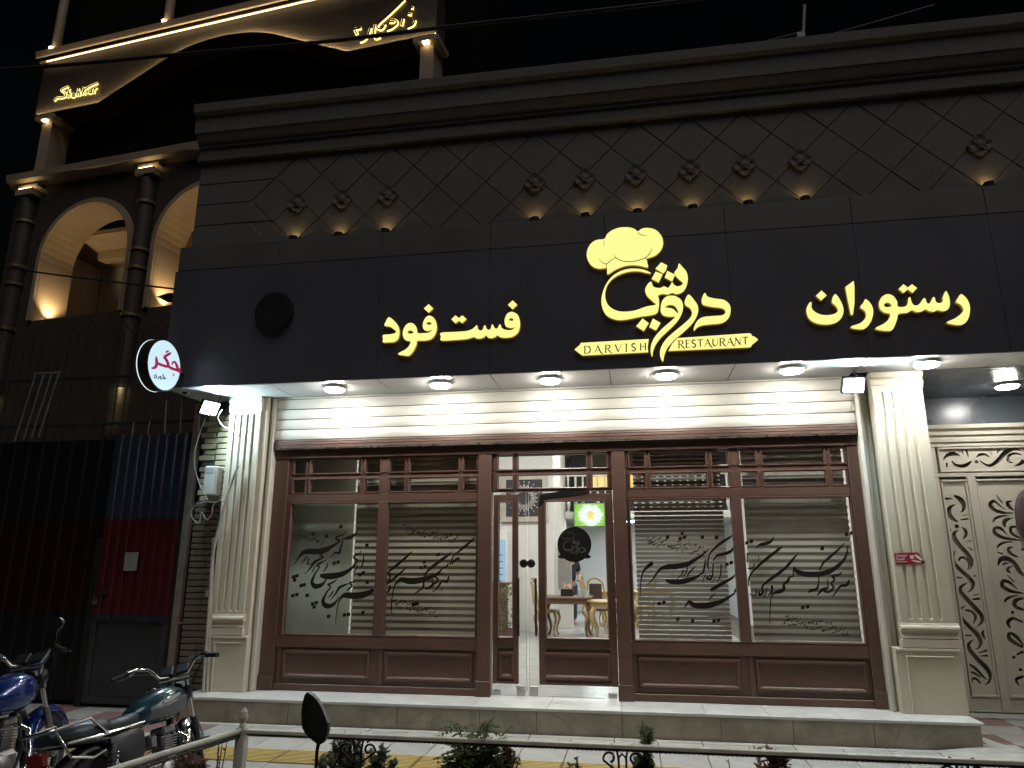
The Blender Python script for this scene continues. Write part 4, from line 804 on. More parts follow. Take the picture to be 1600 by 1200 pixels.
calligraphy([[(340, 220, 4), (310, 265, 18), (250, 285, 22), (210, 295, 16), (175, 325, 5)], [(415, 310, 10), (350, 360, 18), (270, 420, 20), (190, 490, 16), (135, 550, 10), (115, 600, 10), (115, 660, 8)], [(395, 310, 3), (330, 360, 5), (280, 395, 3)],
 [(558, 362, 4), (510, 420, 16), (440, 500, 20), (350, 570, 22), (280, 620, 18), (235, 665, 12), (240, 720, 16), (205, 740, 14), (215, 700, 10)], [(995, 300, 5), (990, 370, 12), (960, 430, 18), (900, 490, 26), (820, 535, 32), (730, 555, 34), (630, 555, 34), (550, 535, 28), (515, 490, 12)],
 [(515, 490, 10), (510, 570, 10), (480, 580, 14), (460, 620, 20), (430, 640, 16), (425, 690, 22), (390, 710, 26), (340, 725, 16), (315, 760, 8), (305, 850, 7), (302, 1000, 4)], [(970, 275, 5), (910, 340, 14), (840, 400, 18), (780, 455, 14), (745, 520, 10)], [(740, 570, 8), (735, 650, 10), (715, 690, 18), (670, 700, 20), (645, 720, 8)],
 [(945, 535, 5), (920, 560, 14), (860, 575, 14), (880, 600, 12), (850, 640, 12), (870, 670, 12), (840, 710, 14), (790, 710, 12), (820, 670, 10), (815, 600, 6)], [(820, 680, 14), (770, 695, 20), (725, 745, 6)], [(1010, 605, 10), (990, 650, 20), (940, 660, 16), (910, 690, 12), (880, 735, 8), (850, 755, 4)],
 [(320, 655, 14), (320, 710, 16), (290, 745, 8)], [(275, 680, 8), (260, 740, 8), (240, 755, 5)], [(180, 690, 8), (175, 740, 8), (120, 735, 6)], [(205, 385, 4), (200, 440, 4)], [(165, 460, 8), (150, 500, 8), (100, 505, 6)], [(100, 365, 8), (100, 450, 10)]],
 [(770, 325, 18), (988, 198), (1033, 188), (97, 275, 16), (137, 263), (597, 852, 18), (640, 845)], [(420, 910, 1010, 1110, 70, 16)], 1150, 800, 5.715, 4, (1.168, 2.262))
# round black logo sticker on the wide door
z7 = zoomed(860, 810, 15); Yd = 0.0355
st = MB(); cx, cy = 562, 612
plate_mesh(st, [[z7(cx + 398 * math.cos(a * PI / 24), cy + 415 * math.sin(a * PI / 24)) for a in range(48)]], onY(Yd), 0.0005)
o7 = st.build('logo_sticker', INK, dr_)
plate_mesh(MB(), [[z7(*p) for p in [(165, 895), (230, 850), (900, 850), (962, 895), (905, 942), (225, 942)]]], onY(Yd - 0.0006), 0.0005).build('sticker_banner', INK, o7)
GREYI = mat('grey_print', (0.055, 0.05, 0.045), 0.6)
strokes_mesh(MB(), [[(350, 510, 14), (340, 480, 12), (280, 470, 12), (255, 410, 12), (300, 350, 12), (370, 320, 12), (450, 325, 12), (520, 345, 12), (565, 395, 12), (540, 460, 12), (500, 490, 12)], [(350, 470, 10), (420, 480, 12), (510, 460, 10)], [(490, 530, 8), (400, 535, 16), (330, 575, 22), (305, 640, 26), (330, 715, 34), (400, 745, 40), (480, 735, 36), (530, 715, 24), (500, 640, 24)],
 [(525, 590, 30), (590, 570, 40), (650, 610, 36), (670, 580, 30), (640, 520, 18)], [(520, 540, 40), (580, 545, 40)], [(555, 505, 30), (560, 530, 30)], [(560, 690, 30), (600, 650, 34), (640, 690, 34), (610, 760, 30), (540, 830, 10)], [(660, 680, 24), (690, 730, 34), (640, 800, 24), (590, 860, 8)], [(720, 680, 26), (800, 710, 36), (815, 760, 36), (740, 795, 34), (690, 800, 10)], [(480, 790, 40), (530, 795, 40)]], onY(Yd - 0.0005, z7), 0.0004, 4, step=0.00002).build('sticker_print', GREYI, o7)

# ------------------------------------------------------------------ red delivery sticker on the right pilaster
zs_ = zoomed(1390, 855, 26.667); Ys = -0.201
sk = wthing('delivery_sticker', 'small red delivery sticker with white lettering on the right pilaster', 'sticker', tuple(atY(1415, 880, Ys)))
plate_mesh(MB(), [[zs_(*p) for p in [(190, 245), (1120, 215), (1190, 230), (1430, 540), (1465, 620), (1380, 690), (1010, 690), (250, 715)]]], onY(Ys), 0.003).build('red_backing', mat('red_vinyl', (0.34, 0.018, 0.035), 0.4, var=0.06), sk)
WV = mat('white_vinyl', (0.72, 0.68, 0.66), 0.5)
strokes_mesh(MB(), typeset('Snapp!', 265, 405, 740, 385, 105, 0.04) + typeset('Food', 275, 545, 620, 535, 105, 0.05) + [[(285, 615, 22), (760, 605, 22)]], onY(Ys - 0.0031, zs_), 0.0006, 3).build('white_print', WV, sk)
plate_mesh(MB(), [[zs_(*p) for p in [(835, 345), (1000, 330), (1010, 465), (865, 480)]]], onY(Ys - 0.0031), 0.0006).build('delivery_box', WV, sk)
strokes_mesh(MB(), [[(1060, 300, 60), (1110, 360, 90), (1200, 420, 100), (1300, 500, 80), (1400, 560, 50)], [(920, 540, 40), (1040, 570, 70), (1180, 600, 70), (1300, 620, 50)]], onY(Ys - 0.0031, zs_), 0.0006, 4).build('rider_shape', WV, sk)
plate_mesh(MB(), [[zs_(1390 + 75 * math.cos(a * PI / 8), 620 + 75 * math.sin(a * PI / 8)) for a in range(16)], [zs_(1390 + 35 * math.cos(a * PI / 8), 620 + 35 * math.sin(a * PI / 8)) for a in range(16)]], onY(Ys - 0.0031), 0.0008).build('wheel_shape', INK, sk)

# ------------------------------------------------------------------ round blade sign on the left end
XS = -4.985
c0 = Vector((XS, -1.225, 3.722))
rs = wthing('round_blade_sign', 'round white lit blade sign with red Persian lettering at left end of fascia', 'sign', tuple(c0))
MB().lathe([(0.0, 0.0), (0.273, 0.0), (0.273, -0.004), (0.0, -0.004)], c0 + Vector((0.005, 0, 0)), (1, 0, 0), 48).build('lit_face', emit('lit_white_acrylic', (0.66, 0.90, 1.0), 0.95), rs)
MB().lathe([(0.274, 0.004), (0.285, 0.004), (0.285, -0.115), (0.274, -0.115)], c0, (1, 0, 0), 48).build('drum', DARKM, rs, True)
MB().lathe([(0.0, -0.112), (0.278, -0.112), (0.288, -0.116), (0.288, -0.124), (0.0, -0.124)], c0, (1, 0, 0), 48).build('lit_face', emit('lit_white_rim', (0.8, 0.95, 1.0), 1.1), rs)
MB().tube([c0 + Vector((-0.06, 0.26, 0)), c0 + Vector((-0.06, 0.42, 0))], 0.02, 8).build('bracket', DARKM, rs)
def fat(S, k=1.3): return [[(x, y, w * k) for x, y, w in q] for q in S]
zr = zoomed(210, 520, 12)
def onX(x, y): return atX(*zr(x, y), XS + 0.0055)
REDV = emit('red_translucent_vinyl', (0.62, 0.02, 0.14), 0.55); BLUEV = emit('blue_translucent_vinyl', (0.02, 0.08, 0.22), 0.35)
strokes_mesh(MB(), fat([[(705, 600, 20), (715, 560, 26), (750, 545, 30), (785, 590, 36), (810, 660, 40), (865, 740, 46)], [(870, 738, 40), (800, 700, 40), (700, 668, 40), (640, 630, 40)], [(685, 375, 30), (620, 415, 40), (565, 455, 40), (600, 510, 40), (630, 580, 42), (620, 630, 40), (560, 620, 40), (490, 595, 40), (430, 570, 40)], [(640, 335, 26), (590, 368, 26)], [(405, 445, 20), (415, 520, 42), (415, 590, 44), (385, 650, 44), (320, 665, 26)], [(725, 785, 34), (745, 790, 34)]]), onX, 0.0006, 4, out=Vector((1, 0, 0))).build('red_lettering', REDV, rs)
strokes_mesh(MB(), fat([[(535, 775, 16), (545, 830, 16), (580, 850, 18), (560, 865, 14), (520, 850, 14)], [(500, 810, 16), (480, 830, 16), (505, 850, 16), (480, 882, 12)], [(460, 815, 14), (455, 850, 14), (430, 865, 10)], [(410, 775, 12), (395, 800, 14), (415, 815, 14), (405, 845, 16), (372, 840, 12), (368, 790, 12)]]), onX, 0.0006, 4, out=Vector((1, 0, 0))).build('blue_lettering', BLUEV, rs)

# ------------------------------------------------------------------ LED floodlights
def flood(label, c, n, up_to, w, h):
    t = thing('led_floodlight', label, 'floodlight', tuple(c), group='floodlights on the facade')
    q = Vector(n).to_track_quat('-Y', 'Z'); t.rotation_mode = 'QUATERNION'; t.rotation_quaternion = q
    bx('housing', -w / 2 - 0.02, w / 2 + 0.02, 0.004, 0.05, -h / 2 - 0.02, h / 2 + 0.02, DARKM, t, 0.006)
    for k in range(6): bx('cooling_fin', -w / 2 + k * w / 5 - 0.003, -w / 2 + k * w / 5 + 0.003, 0.051, 0.075, -h / 2, h / 2, DARKM, t, 0)
    bx('led_face', -w / 2, w / 2, -0.003, 0.003, -h / 2, h / 2, FLOOD, t, 0)
    inv = t.rotation_quaternion.to_matrix().inverted(); p = inv @ (Vector(up_to) - Vector(c))
    MB().tube([(w / 2 + 0.03, 0.03, 0), (w / 2 + 0.03, 0.09, 0.02), p, ], 0.009, 6).build('bracket', DARKM, t)
    return t
flood('bright LED floodlight beside the left pilaster, above the bare bricks', (-4.90, -0.42, 3.405), (0.80, -0.36, -0.48), (-4.85, -0.3, 3.575), 0.19, 0.14)
flood('bright LED floodlight beside the right pilaster, above the shutter corner', (2.31, -0.42, 3.395), (0.08, -0.86, -0.52), (2.35, -0.3, 3.575), 0.19, 0.14)
# bullet camera near the round sign
bc = thing('security_camera', 'small pale bullet camera under the left end of the fascia', 'camera', tuple(atY(298, 612, -0.45)))
MB().tube([(0, 0, 0), (0.02, -0.13, -0.035)], 0.034, 14).build('barrel', mat('pale_plastic', (0.5, 0.5, 0.48), 0.4), bc, True)
MB().lathe([(0.026, 0), (0.03, 0.006), (0.0, 0.008)], (0.021, -0.135, -0.036), (0.15, -0.96, -0.26), 14).build('lens', BLACKP, bc, True)
MB().tube([(0, -0.02, 0.0), (0.03, 0.02, 0.06), (0.05, 0.05, 0.09)], 0.012, 8).build('bracket', mat('pale_plastic', (0.5, 0.5, 0.48), 0.4), bc, True)

# ------------------------------------------------------------------ bare brick pier, post, meter box, pipes
pier = wthing('brick_pier', 'bare unfinished brick pier between rusty post and left pilaster', 'brick pier', (-5.0, 0.0, 0))
bx('mortar_core', -5.17, -4.785, -0.045, 0.25, 0.0, 3.45, MORTAR, pier, 0)
BMY = MB().box(0, 0.20, 0, 0.10, 0, 0.057).build('brick', BRICKY, None, bevel=0.004); BMD = MB().box(0, 0.20, 0, 0.10, 0, 0.057).build('brick', BRICKD, None, bevel=0.004)
by, bd = BMY.data, BMD.data; bpy.data.objects.remove(BMY); bpy.data.objects.remove(BMD)
random.seed(11)
for k in range(48):
    z = 0.02 + k * 0.0705; me = by if z > 2.28 else bd
    off = 0.06 if k % 2 else 0.0
    j_ = 1.0 if z > 2.28 else 0.15
    share('brick', me, (-4.985 + random.uniform(-0.004, 0.004), -0.075 + 0.006 * j_ * random.uniform(-1, 1), z), pier)
    if z < 2.28: share('brick', me, (-5.188, -0.075, z), pier); continue
    if z < 2.42 or random.random() < 0.9:
        share('brick', me, (-5.20 + off * 0.6 + random.uniform(-0.02, 0.03), -0.06 + random.uniform(-0.012, 0.012), z), pier, (0, 0, random.uniform(-0.04, 0.04)))
pst = wthing('rusty_post', 'tall rusty square steel post beside the bare brick pier', 'post', (-5.30, -0.02, 0))
bx('tube', -5.345, -5.26, -0.06, 0.02, 0.0, 3.56, RUST, pst, 0.006); bx('base_plate', -5.40, -5.21, -0.11, 0.07, 0.0, 0.012, RUST, pst, 0); bx('hinge_lug', -5.257, -5.10, -0.05, -0.03, 0.93, 0.955, RUST, pst, 0)
box_ = wthing('meter_box', 'white plastic junction box mounted on the bare brick pier', 'junction box', tuple(atY(340, 782, -0.1)))
bx('case', -5.005, -4.86, -0.235, -0.08, 2.40, 2.745, mat('off_white_plastic', (0.62, 0.63, 0.60), 0.45), box_, 0.012); bx('lid', -5.0, -4.865, -0.246, -0.2355, 2.405, 2.74, mat('off_white_plastic', (0.62, 0.63, 0.60), 0.45), box_, 0.006); bx('label_plate', -4.99, -4.88, -0.2485, -0.2465, 2.66, 2.72, mat('grey_label', (0.4, 0.4, 0.38), 0.6), box_, 0)
pp_ = wthing('conduit_pipe', 'thin grey conduit pipe slanting down past the left pilaster', 'pipe', (-4.85, -0.25, 0.25))
MB().tube(smoothline([atY(372, 728, -0.255), atY(358, 765, -0.26), atY(342, 825, -0.27), atY(332, 870, -0.27), atY(328, 930, -0.27), atY(322, 1010, -0.27), atY(317, 1082, -0.27)], 3), 0.017, 10).build('pipe', PIPE, pp_, True)
for zc in (0.6, 1.5): bx('pipe_clip', -4.905 - 0.02, -4.86, -0.30, -0.23, zc, zc + 0.02, STEEL, pp_, 0)
pq = wthing('conduit_pipe', 'straight grey conduit pipe close to the left pilaster plinth', 'pipe', (-4.8, -0.24, 0.25))
MB().tube([atY(334, 840, -0.24), atY(331, 900, -0.24), atY(327, 1000, -0.24), atY(323, 1082, -0.24)], 0.020, 10).build('pipe', PIPE, pq, True); bx('coupling', -4.82, -4.765, -0.268, -0.212, 1.25, 1.31, PIPE, pq)
def cable(name, label, pts, r, m, cat='cable', group=None):
    o = MB().tube(smoothline([Vector(p) for p in pts], 6), r, 6).build(name, m, None, True); return tag(o, label, cat, group)
Yc = -0.27
cable('loose_cable', 'thin white cable looping off the floodlight across the left pilaster top', [atY(348, 640, -0.4), atY(341, 652, Yc), atY(348, 665, Yc), atY(362, 673, Yc), atY(374, 684, Yc), atY(371, 720, Yc), atY(366, 760, Yc)], 0.006, CABLEW)
cable('loose_cable', 'pale cable sagging down beside the rusty post to the meter box', [atY(322, 650, Yc), atY(308, 690, Yc), atY(303, 720, Yc), atY(311, 755, Yc), atY(324, 780, Yc)], 0.005, CABLEW)
cable('loose_cable', 'coiled pale cable hanging below the white junction box', [atY(338, 785, Yc), atY(315, 785, Yc), atY(299, 797, Yc), atY(301, 810, Yc), atY(311, 817, Yc), atY(315, 800, Yc), atY(322, 812, Yc), atY(330, 805, Yc), atY(334, 788, Yc), atY(346, 782, Yc), atY(352, 788, Yc), atY(344, 792, Yc)], 0.005, CABLEW)
cable('loose_cable', 'thin dark cable tail dangling in front of brown bricks', [atY(318, 800, Yc), atY(316, 822, Yc), atY(322, 830, Yc), atY(331, 828, Yc)], 0.004, CABLEB)

# ------------------------------------------------------------------ hoarding with corrugated gate
YH = 0.0
def paint_bands(name, k=1.0):
    M = bpy.data.materials.new(name); M.use_nodes = True; nt = M.node_tree; N = nt.nodes; L = nt.links; b = N['Principled BSDF']
    g = N.new('ShaderNodeNewGeometry'); sx = N.new('ShaderNodeSeparateXYZ'); L.new(g.outputs['Position'], sx.inputs[0])
    mr = N.new('ShaderNodeMapRange'); mr.inputs['From Max'].default_value = 4.0; L.new(sx.outputs['Z'], mr.inputs['Value'])
    rp = N.new('ShaderNodeValToRGB'); rp.color_ramp.interpolation = 'CONSTANT'
    e = rp.color_ramp.elements; e[0].color = (0.045 * k, 0.055 * k, 0.085 * k, 1); e[0].position = 0; e[1].position = 1.02 / 4; e[1].color = (0.15 * k, 0.014 * k, 0.018 * k, 1)
    q = e.new(2.13 / 4); q.color = (0.055 * k, 0.065 * k, 0.115 * k, 1)
    L.new(mr.outputs[0], rp.inputs[0])
    n = N.new('ShaderNodeTexNoise'); n.inputs['Scale'].default_value = 3.0; n.inputs['Detail'].default_value = 6
    mx = N.new('ShaderNodeMix'); mx.data_type = 'RGBA'; mx.blend_type = 'MULTIPLY'; mx.inputs['Factor'].default_value = 0.45
    L.new(rp.outputs[0], mx.inputs['A']); L.new(n.outputs['Color'], mx.inputs['B']); L.new(mx.outputs['Result'], b.inputs['Base Color'])
    b.inputs['Roughness'].default_value = 0.42; b.inputs['Metallic'].default_value = 0.1; return M
BANDS = paint_bands('blue_and_red_banded_paint', 0.62); BANDS_SHADE = paint_bands('shaded_banded_paint', 0.10)  # left sheets: same paint darkened, shade away from the floodlight put in the colour
def corrugated(mb, x0, x1, z0, z1, pitch, amp, y):
    n = int(round((x1 - x0) / pitch)); P = []
    for i in range(n):
        a = x0 + (x1 - x0) * i / n; p = (x1 - x0) / n
        P += [(a, y), (a + p * 0.52, y), (a + p * 0.62, y - amp), (a + p * 0.86, y - amp), (a + p * 0.96, y)]
    P.append((x1, y)); k = len(P)
    mb.add([(x, yy, z0) for x, yy in P] + [(x, yy, z1) for x, yy in P] + [(x, yy + 0.004, z1) for x, yy in P], [(i, i + 1, k + i + 1, k + i) for i in range(k - 1)] + [(k + i, k + i + 1, 2 * k + i + 1, 2 * k + i) for i in range(k - 1)])
    return mb
hd = wthing('hoarding_gate', 'tall sheet metal hoarding gate painted in blue and red bands, paper notice on it', 'gate', (-6.5, YH, 0))
corrugated(MB(), -6.40, -5.40, 0.955, 3.18, 0.118, 0.030, YH - 0.05).build('corrugated_sheet', BANDS, hd)
corrugated(MB(), -8.3, -6.405, 0.06, 3.15, 0.20, 0.014, YH + 0.02).build('corrugated_sheet', BANDS_SHADE, hd)
corrugated(MB(), -12.5, -8.305, 0.06, 3.15, 0.20, 0.014, YH + 0.03).build('corrugated_sheet', BANDS_SHADE, hd)
LOW = mat('grey_primer_sheet', (0.036, 0.039, 0.045), 0.45, var=0.2, dirt=0.3)
bx('lower_leaf', -6.36, -5.44, YH - 0.02, YH + 0.01, 0.05, 0.995, LOW, hd, 0); 
for a, b in ((-6.40, -6.33), (-5.47, -5.40)): bx('leaf_stile', a, b, YH - 0.045, YH - 0.021, 0.04, 0.998, LOW, hd)
bx('leaf_rail', -6.328, -5.472, YH - 0.045, YH - 0.021, 0.04, 0.11, LOW, hd)
bx('gate_frame', -5.398, -5.35, YH - 0.05, YH + 0.03, 0.0, 3.2, DARKM, hd); bx('gate_frame', -6.48, -6.403, YH - 0.05, YH - 0.001, 0.0, 1.9, DARKM, hd)
bx('gate_frame', -12.5, -5.4, YH + 0.035, YH + 0.08, 3.05, 3.12, DARKM, hd)
bx('backing_wall', -12.5, -5.36, 0.12, 0.22, 0.0, 3.1, DARKM, hd, 0)
a, b = atY(196, 863, -0.084), atY(213, 892, -0.084)
bx('paper_notice', a.x, b.x, -0.0845, -0.082, b.z, a.z, mat('grey_paper', (0.24, 0.24, 0.23), 0.8), hd, 0)
p = atY(148, 938, -0.07); bx('padlock', p.x - 0.03, p.x + 0.03, -0.075, -0.05, p.z - 0.045, p.z + 0.015, STEEL, hd); MB().tube([(p.x - 0.018, -0.06, p.z + 0.015), (p.x - 0.016, -0.06, p.z + 0.05), (p.x + 0.016, -0.06, p.z + 0.05), (p.x + 0.018, -0.06, p.z + 0.015)], 0.006, 6).build('padlock_shackle', STEEL, hd, True)
MB().tube([(p.x + 0.02, -0.05, p.z + 0.05), (p.x + 0.12, -0.07, p.z + 0.10)], 0.03, 8).build('latch', DARKM, hd, True)
# spiked bars above the hoarding
fn = wthing('spiked_bars', 'row of thin steel bars with bent tips above the dark hoarding', 'railing', (-7.0, 0.1, 3.12))
FEN = mat('dull_grey_bars', (0.06, 0.06, 0.066), 0.45, metal=0.6, var=0.2)
random.seed(3); x = -8.9
while x < -5.55:
    dz = random.uniform(-0.03, 0.03)
    MB().tube([(x, 0.06, 3.05), (x, 0.06, 4.58 + dz), (x - 0.10, -0.03, 4.70 + dz), (x - 0.175, -0.09, 4.80 + dz)], [0.010, 0.010, 0.009, 0.005], 6).build('bar', FEN, fn); x += 0.137
for z in (3.35, 3.98): bx('cross_bar', -8.95, -5.42, 0.045, 0.075, z, z + 0.03, FEN, fn, 0)
# four bare rods standing up from the hoarding next to the post
ROD = mat('galvanised_rod', (0.15, 0.145, 0.145), 0.5, var=0.2)
rk = wthing('leaning_rack', 'leaning welded rack of four thin steel rods on the far left of hoarding', 'rack', (-8.0, -0.05, 3.15))
for (ua, va, ub, vb) in ((56, 585, 23, 690), (69, 584, 37, 687), (81, 584, 49, 685), (92, 583, 60, 684)): MB().tube([atY(ua, va, -0.1), atY(ub, vb, -0.1)], 0.013, 6).build('rod', ROD, rk)
MB().tube([atY(54, 584, -0.1), atY(95, 582, -0.1)], 0.013, 6).build('top_rod', ROD, rk)
ch = wthing('rod_stubs', 'four short upright steel rods sticking up above the corrugated gate', 'rods', (-5.9, -0.03, 3.2))
for (u, v0, v1) in ((207, 660, 682), (232, 658, 682), (258, 625, 682), (282, 622, 682)): MB().tube([atY(u - 1, v1, -0.02), atY(u + 2, v0, -0.02)], 0.011, 6).build('rod', ROD, ch)

# ------------------------------------------------------------------ lit arched building behind
SO = Vector((-9.776, 4.0, 0.0)); SA = math.radians(-6.221)
se = Vector((math.cos(SA), math.sin(SA), 0)); sn = Vector((-math.sin(SA), math.cos(SA), 0))
def S3(u, v, off):
    r = ray(u, v); t = ((SO - CAM).dot(sn) + off) / r.dot(sn); p = CAM + r * t
    return Vector(((p - SO).dot(se), off, p.z))
sb = thing('arched_building', 'tall dark stone building with warm lit arches and curved glowing frieze behind hoarding', 'building', tuple(SO), SA)
def sbox(name, *a, m=SHAH, bevel=0.0): return bx(name, *a, m, sb, bevel)
ARCH = [-1.325, 1.625, 4.575]; AR = 1.125; ZSP = 7.92; ZSILL = 6.52
loops = [[(-3.5, 2.5), (6.45, 2.5), (6.45, 9.69), (-3.5, 9.69)]]
for c in ARCH: loops.append([(c - AR, ZSILL), (c + AR, ZSILL)] + [(c + AR * math.cos(k * PI / 24), ZSP + AR * math.sin(k * PI / 24)) for k in range(25)])
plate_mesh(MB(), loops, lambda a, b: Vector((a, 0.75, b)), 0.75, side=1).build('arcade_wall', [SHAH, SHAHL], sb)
for c in ARCH:
    for (r0, r1, y0) in ((AR + 0.002, AR + 0.055, -0.07), (AR + 0.056, AR + 0.125, -0.045)):
        A = [(c + r * math.cos(k * PI / 24), r * math.sin(k * PI / 24) + ZSP) for r in (r0, r1) for k in range(25)]
        lp = [(c + r1, ZSILL)] + A[25:] + [(c - r1, ZSILL), (c - r0, ZSILL)] + A[:25][::-1] + [(c + r0, ZSILL)]
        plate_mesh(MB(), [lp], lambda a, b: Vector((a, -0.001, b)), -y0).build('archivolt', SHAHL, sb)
    # a beam and cove inside
    sbox('balcony_beam', c - 1.3, c + 1.3, 1.5, 1.75, 8.55, 8.75, m=SHAHL)
sbox('balcony_back_wall', -3.4, 6.4, 2.4, 2.5, 6.3, 9.6, m=mat('balcony_render', (0.66, 0.63, 0.64), 0.8, var=0.08))
sbox('balcony_ceiling', -3.4, 6.4, 0.76, 2.39, 8.76, 8.86, m=SHAHL); sbox('balcony_floor', -3.4, 6.4, 0.76, 2.39, 6.2, 6.5, m=SHAHL)
for s in (-3.45, 0.15, 3.1): sbox('balcony_side_wall', s - 0.04, s + 0.04, 0.76, 2.39, 6.51, 8.75, m=mat('balcony_render', (0.66, 0.63, 0.64), 0.8, var=0.08))
MB().prof(-3.62, 6.58, [(0, 9.695), (-0.08, 9.695), (-0.11, 9.74), (-0.22, 9.80), (-0.24, 9.95), (0.3, 9.95)]).build('string_course', SHAHL, sb)
sbox('mid_storey_wall', -3.4, 6.4, 0.5, 0.7, 9.96, 12.9, m=SHAHB)
# engaged round columns with brass rings
for s in (-3.03, 0.15, 3.10, 6.0):
    MB().tube([(s, -0.06, 2.5), (s, -0.06, 9.35)], 0.165, 18).build('column', SHAH, sb, True)
    for z in (4.9, 6.35, 7.35, 7.75, 8.8): MB().lathe([(0.166, -0.035), (0.195, -0.03), (0.195, 0.03), (0.166, 0.035)], (s, -0.06, z), n=18).build('column_ring', BRASS, sb, True)
    MB().lathe([(0.17, 3.9), (0.20, 3.95), (0.20, 4.85), (0.17, 4.89)], (s, -0.06, 0), n=18).build('column_sleeve', BRASS, sb, True)
    sbox('capital', s - 0.23, s + 0.23, -0.24, -0.002, 9.40, 9.54, m=SHAHL); sbox('capital', s - 0.27, s + 0.27, -0.16, -0.002, 9.62, 9.68, m=SHAHL)
    sbox('capital_light', s - 0.17, s + 0.17, -0.22, -0.18, 9.545, 9.562, m=WSTRIP)
for s in (-2.98, 6.28):
    sbox('pilaster', s - 0.14, s + 0.14, -0.02, 0.45, 9.97, 11.30, m=SHAHL)
    sbox('pilaster_cap', s - 0.26, s + 0.26, -0.12, 0.45, 11.34, 11.44, m=SHAHL)
    sbox('pilaster_light', s - 0.06, s + 0.06, -0.12, -0.04, 11.305, 11.338, m=emit('pilaster_lamp', (1.0, 0.72, 0.36), 9.0))
bot = [(-3.42, 11.5), (-1.53, 11.5), (0.19, 12.28), (0.6, 12.42), (1.05, 12.50), (1.52, 12.53), (2.0, 12.50), (2.45, 12.42), (2.85, 12.28), (4.58, 11.48), (6.45, 11.48)]
plate_mesh(MB(), [bot + [(6.45, 12.98), (-3.42, 12.98)]], lambda a, b: Vector((a, 0.45, b)), 0.45).build('frieze', SHAH, sb)
for x_ in (-2.45, -1.53, 0.4, 1.52, 2.6, 4.58, 5.6): sbox('frieze_joint', x_ - 0.006, x_ + 0.006, -0.0035, -0.0008, 12.5 if -1 < x_ < 4 else 11.6, 12.93, m=GROOVE)
arc_pts = [(x_, -0.032, z_ + 0.012) for x_, z_ in smoothline(bot[2:9], 3)]
full = [(-3.42, -0.032, 11.512), (-1.53, -0.032, 11.512)] + arc_pts + [(4.58, -0.032, 11.492), (6.45, -0.032, 11.492)]
lip = [(a, -0.047, c - 0.028) for a, b, c in full]
full = [(a, b, c + 0.022) for a, b, c in full]
MB().tube(full, 0.010, 6).build('led_strip', emit('hidden_led_strip', (1.0, 0.74, 0.38), 110.0), sb); MB().tube(lip, 0.046, 8).build('frieze_lip', SHAHB, sb)
MB().prof(-3.55, 6.6, [(0.45, 12.985), (-0.02, 12.985), (-0.04, 13.03), (-0.14, 13.06), (-0.16, 13.20), (0.45, 13.20)]).build('cornice', SHAHL, sb)
sbox('led_strip', -3.3, 4.3, -0.06, -0.04, 12.955, 12.972, m=emit('warm_led_strip_dim', (1.0, 0.72, 0.36), 4.0))
sbox('led_strip', -3.5, 6.5, -0.22, -0.20, 12.90, 12.915, m=emit('warm_cove_strip', (1.0, 0.74, 0.40), 4.0))
sbox('cove_shelf', -3.5, 6.5, -0.25, -0.19, 12.86, 12.895, m=SHAHB)
sbox('top_storey_wall', -3.4, 6.4, 0.4, 1.0, 13.25, 17.5, m=SHAHB)
for s in (-3.15, 0.0, 3.1, 6.2):
    MB().tube([(s, 0.0, 13.26), (s, 0.0, 17.5)], 0.10, 14).build('slim_column', SHAHL, sb, True)
    MB().lathe([(0, 0), (0.05, 0), (0.05, 0.03), (0, 0.035)], (s + 0.02, -0.13, 13.21), n=10).build('column_lamp', emit('column_lamp_bulb', (1.0, 0.70, 0.28), 40.0), sb)
sbox('building_mass', -3.38, 6.38, 3.2, 9.0, 2.0, 17.0, m=SHAHB)
for c in ARCH[:2]:                                        # floor uplights in the reveals
    q = (c - AR + 0.08, 0.30, ZSILL + 0.02)
    MB().lathe([(0.0, 0.0), (0.04, 0.0), (0.045, 0.04), (0.0, 0.045)], q, n=10).build('reveal_lamp', emit('reveal_bulb', (1.0, 0.66, 0.28), 16.0), sb)
    ld = bpy.data.lights.new('reveal_beam', 'SPOT'); ld.energy = 95; ld.color = (1.0, 0.70, 0.36); ld.spot_size = math.radians(110); ld.spot_blend = 0.9; ld.shadow_soft_size = 0.04
    lo = bpy.data.objects.new('reveal_beam', ld); COL.objects.link(lo); lo.parent = sb; lo.location = (q[0] + 0.05, q[1], q[2] + 0.06); lo.rotation_euler = Vector((-0.02, 0.10, 1)).to_track_quat('-Z', 'Y').to_euler()
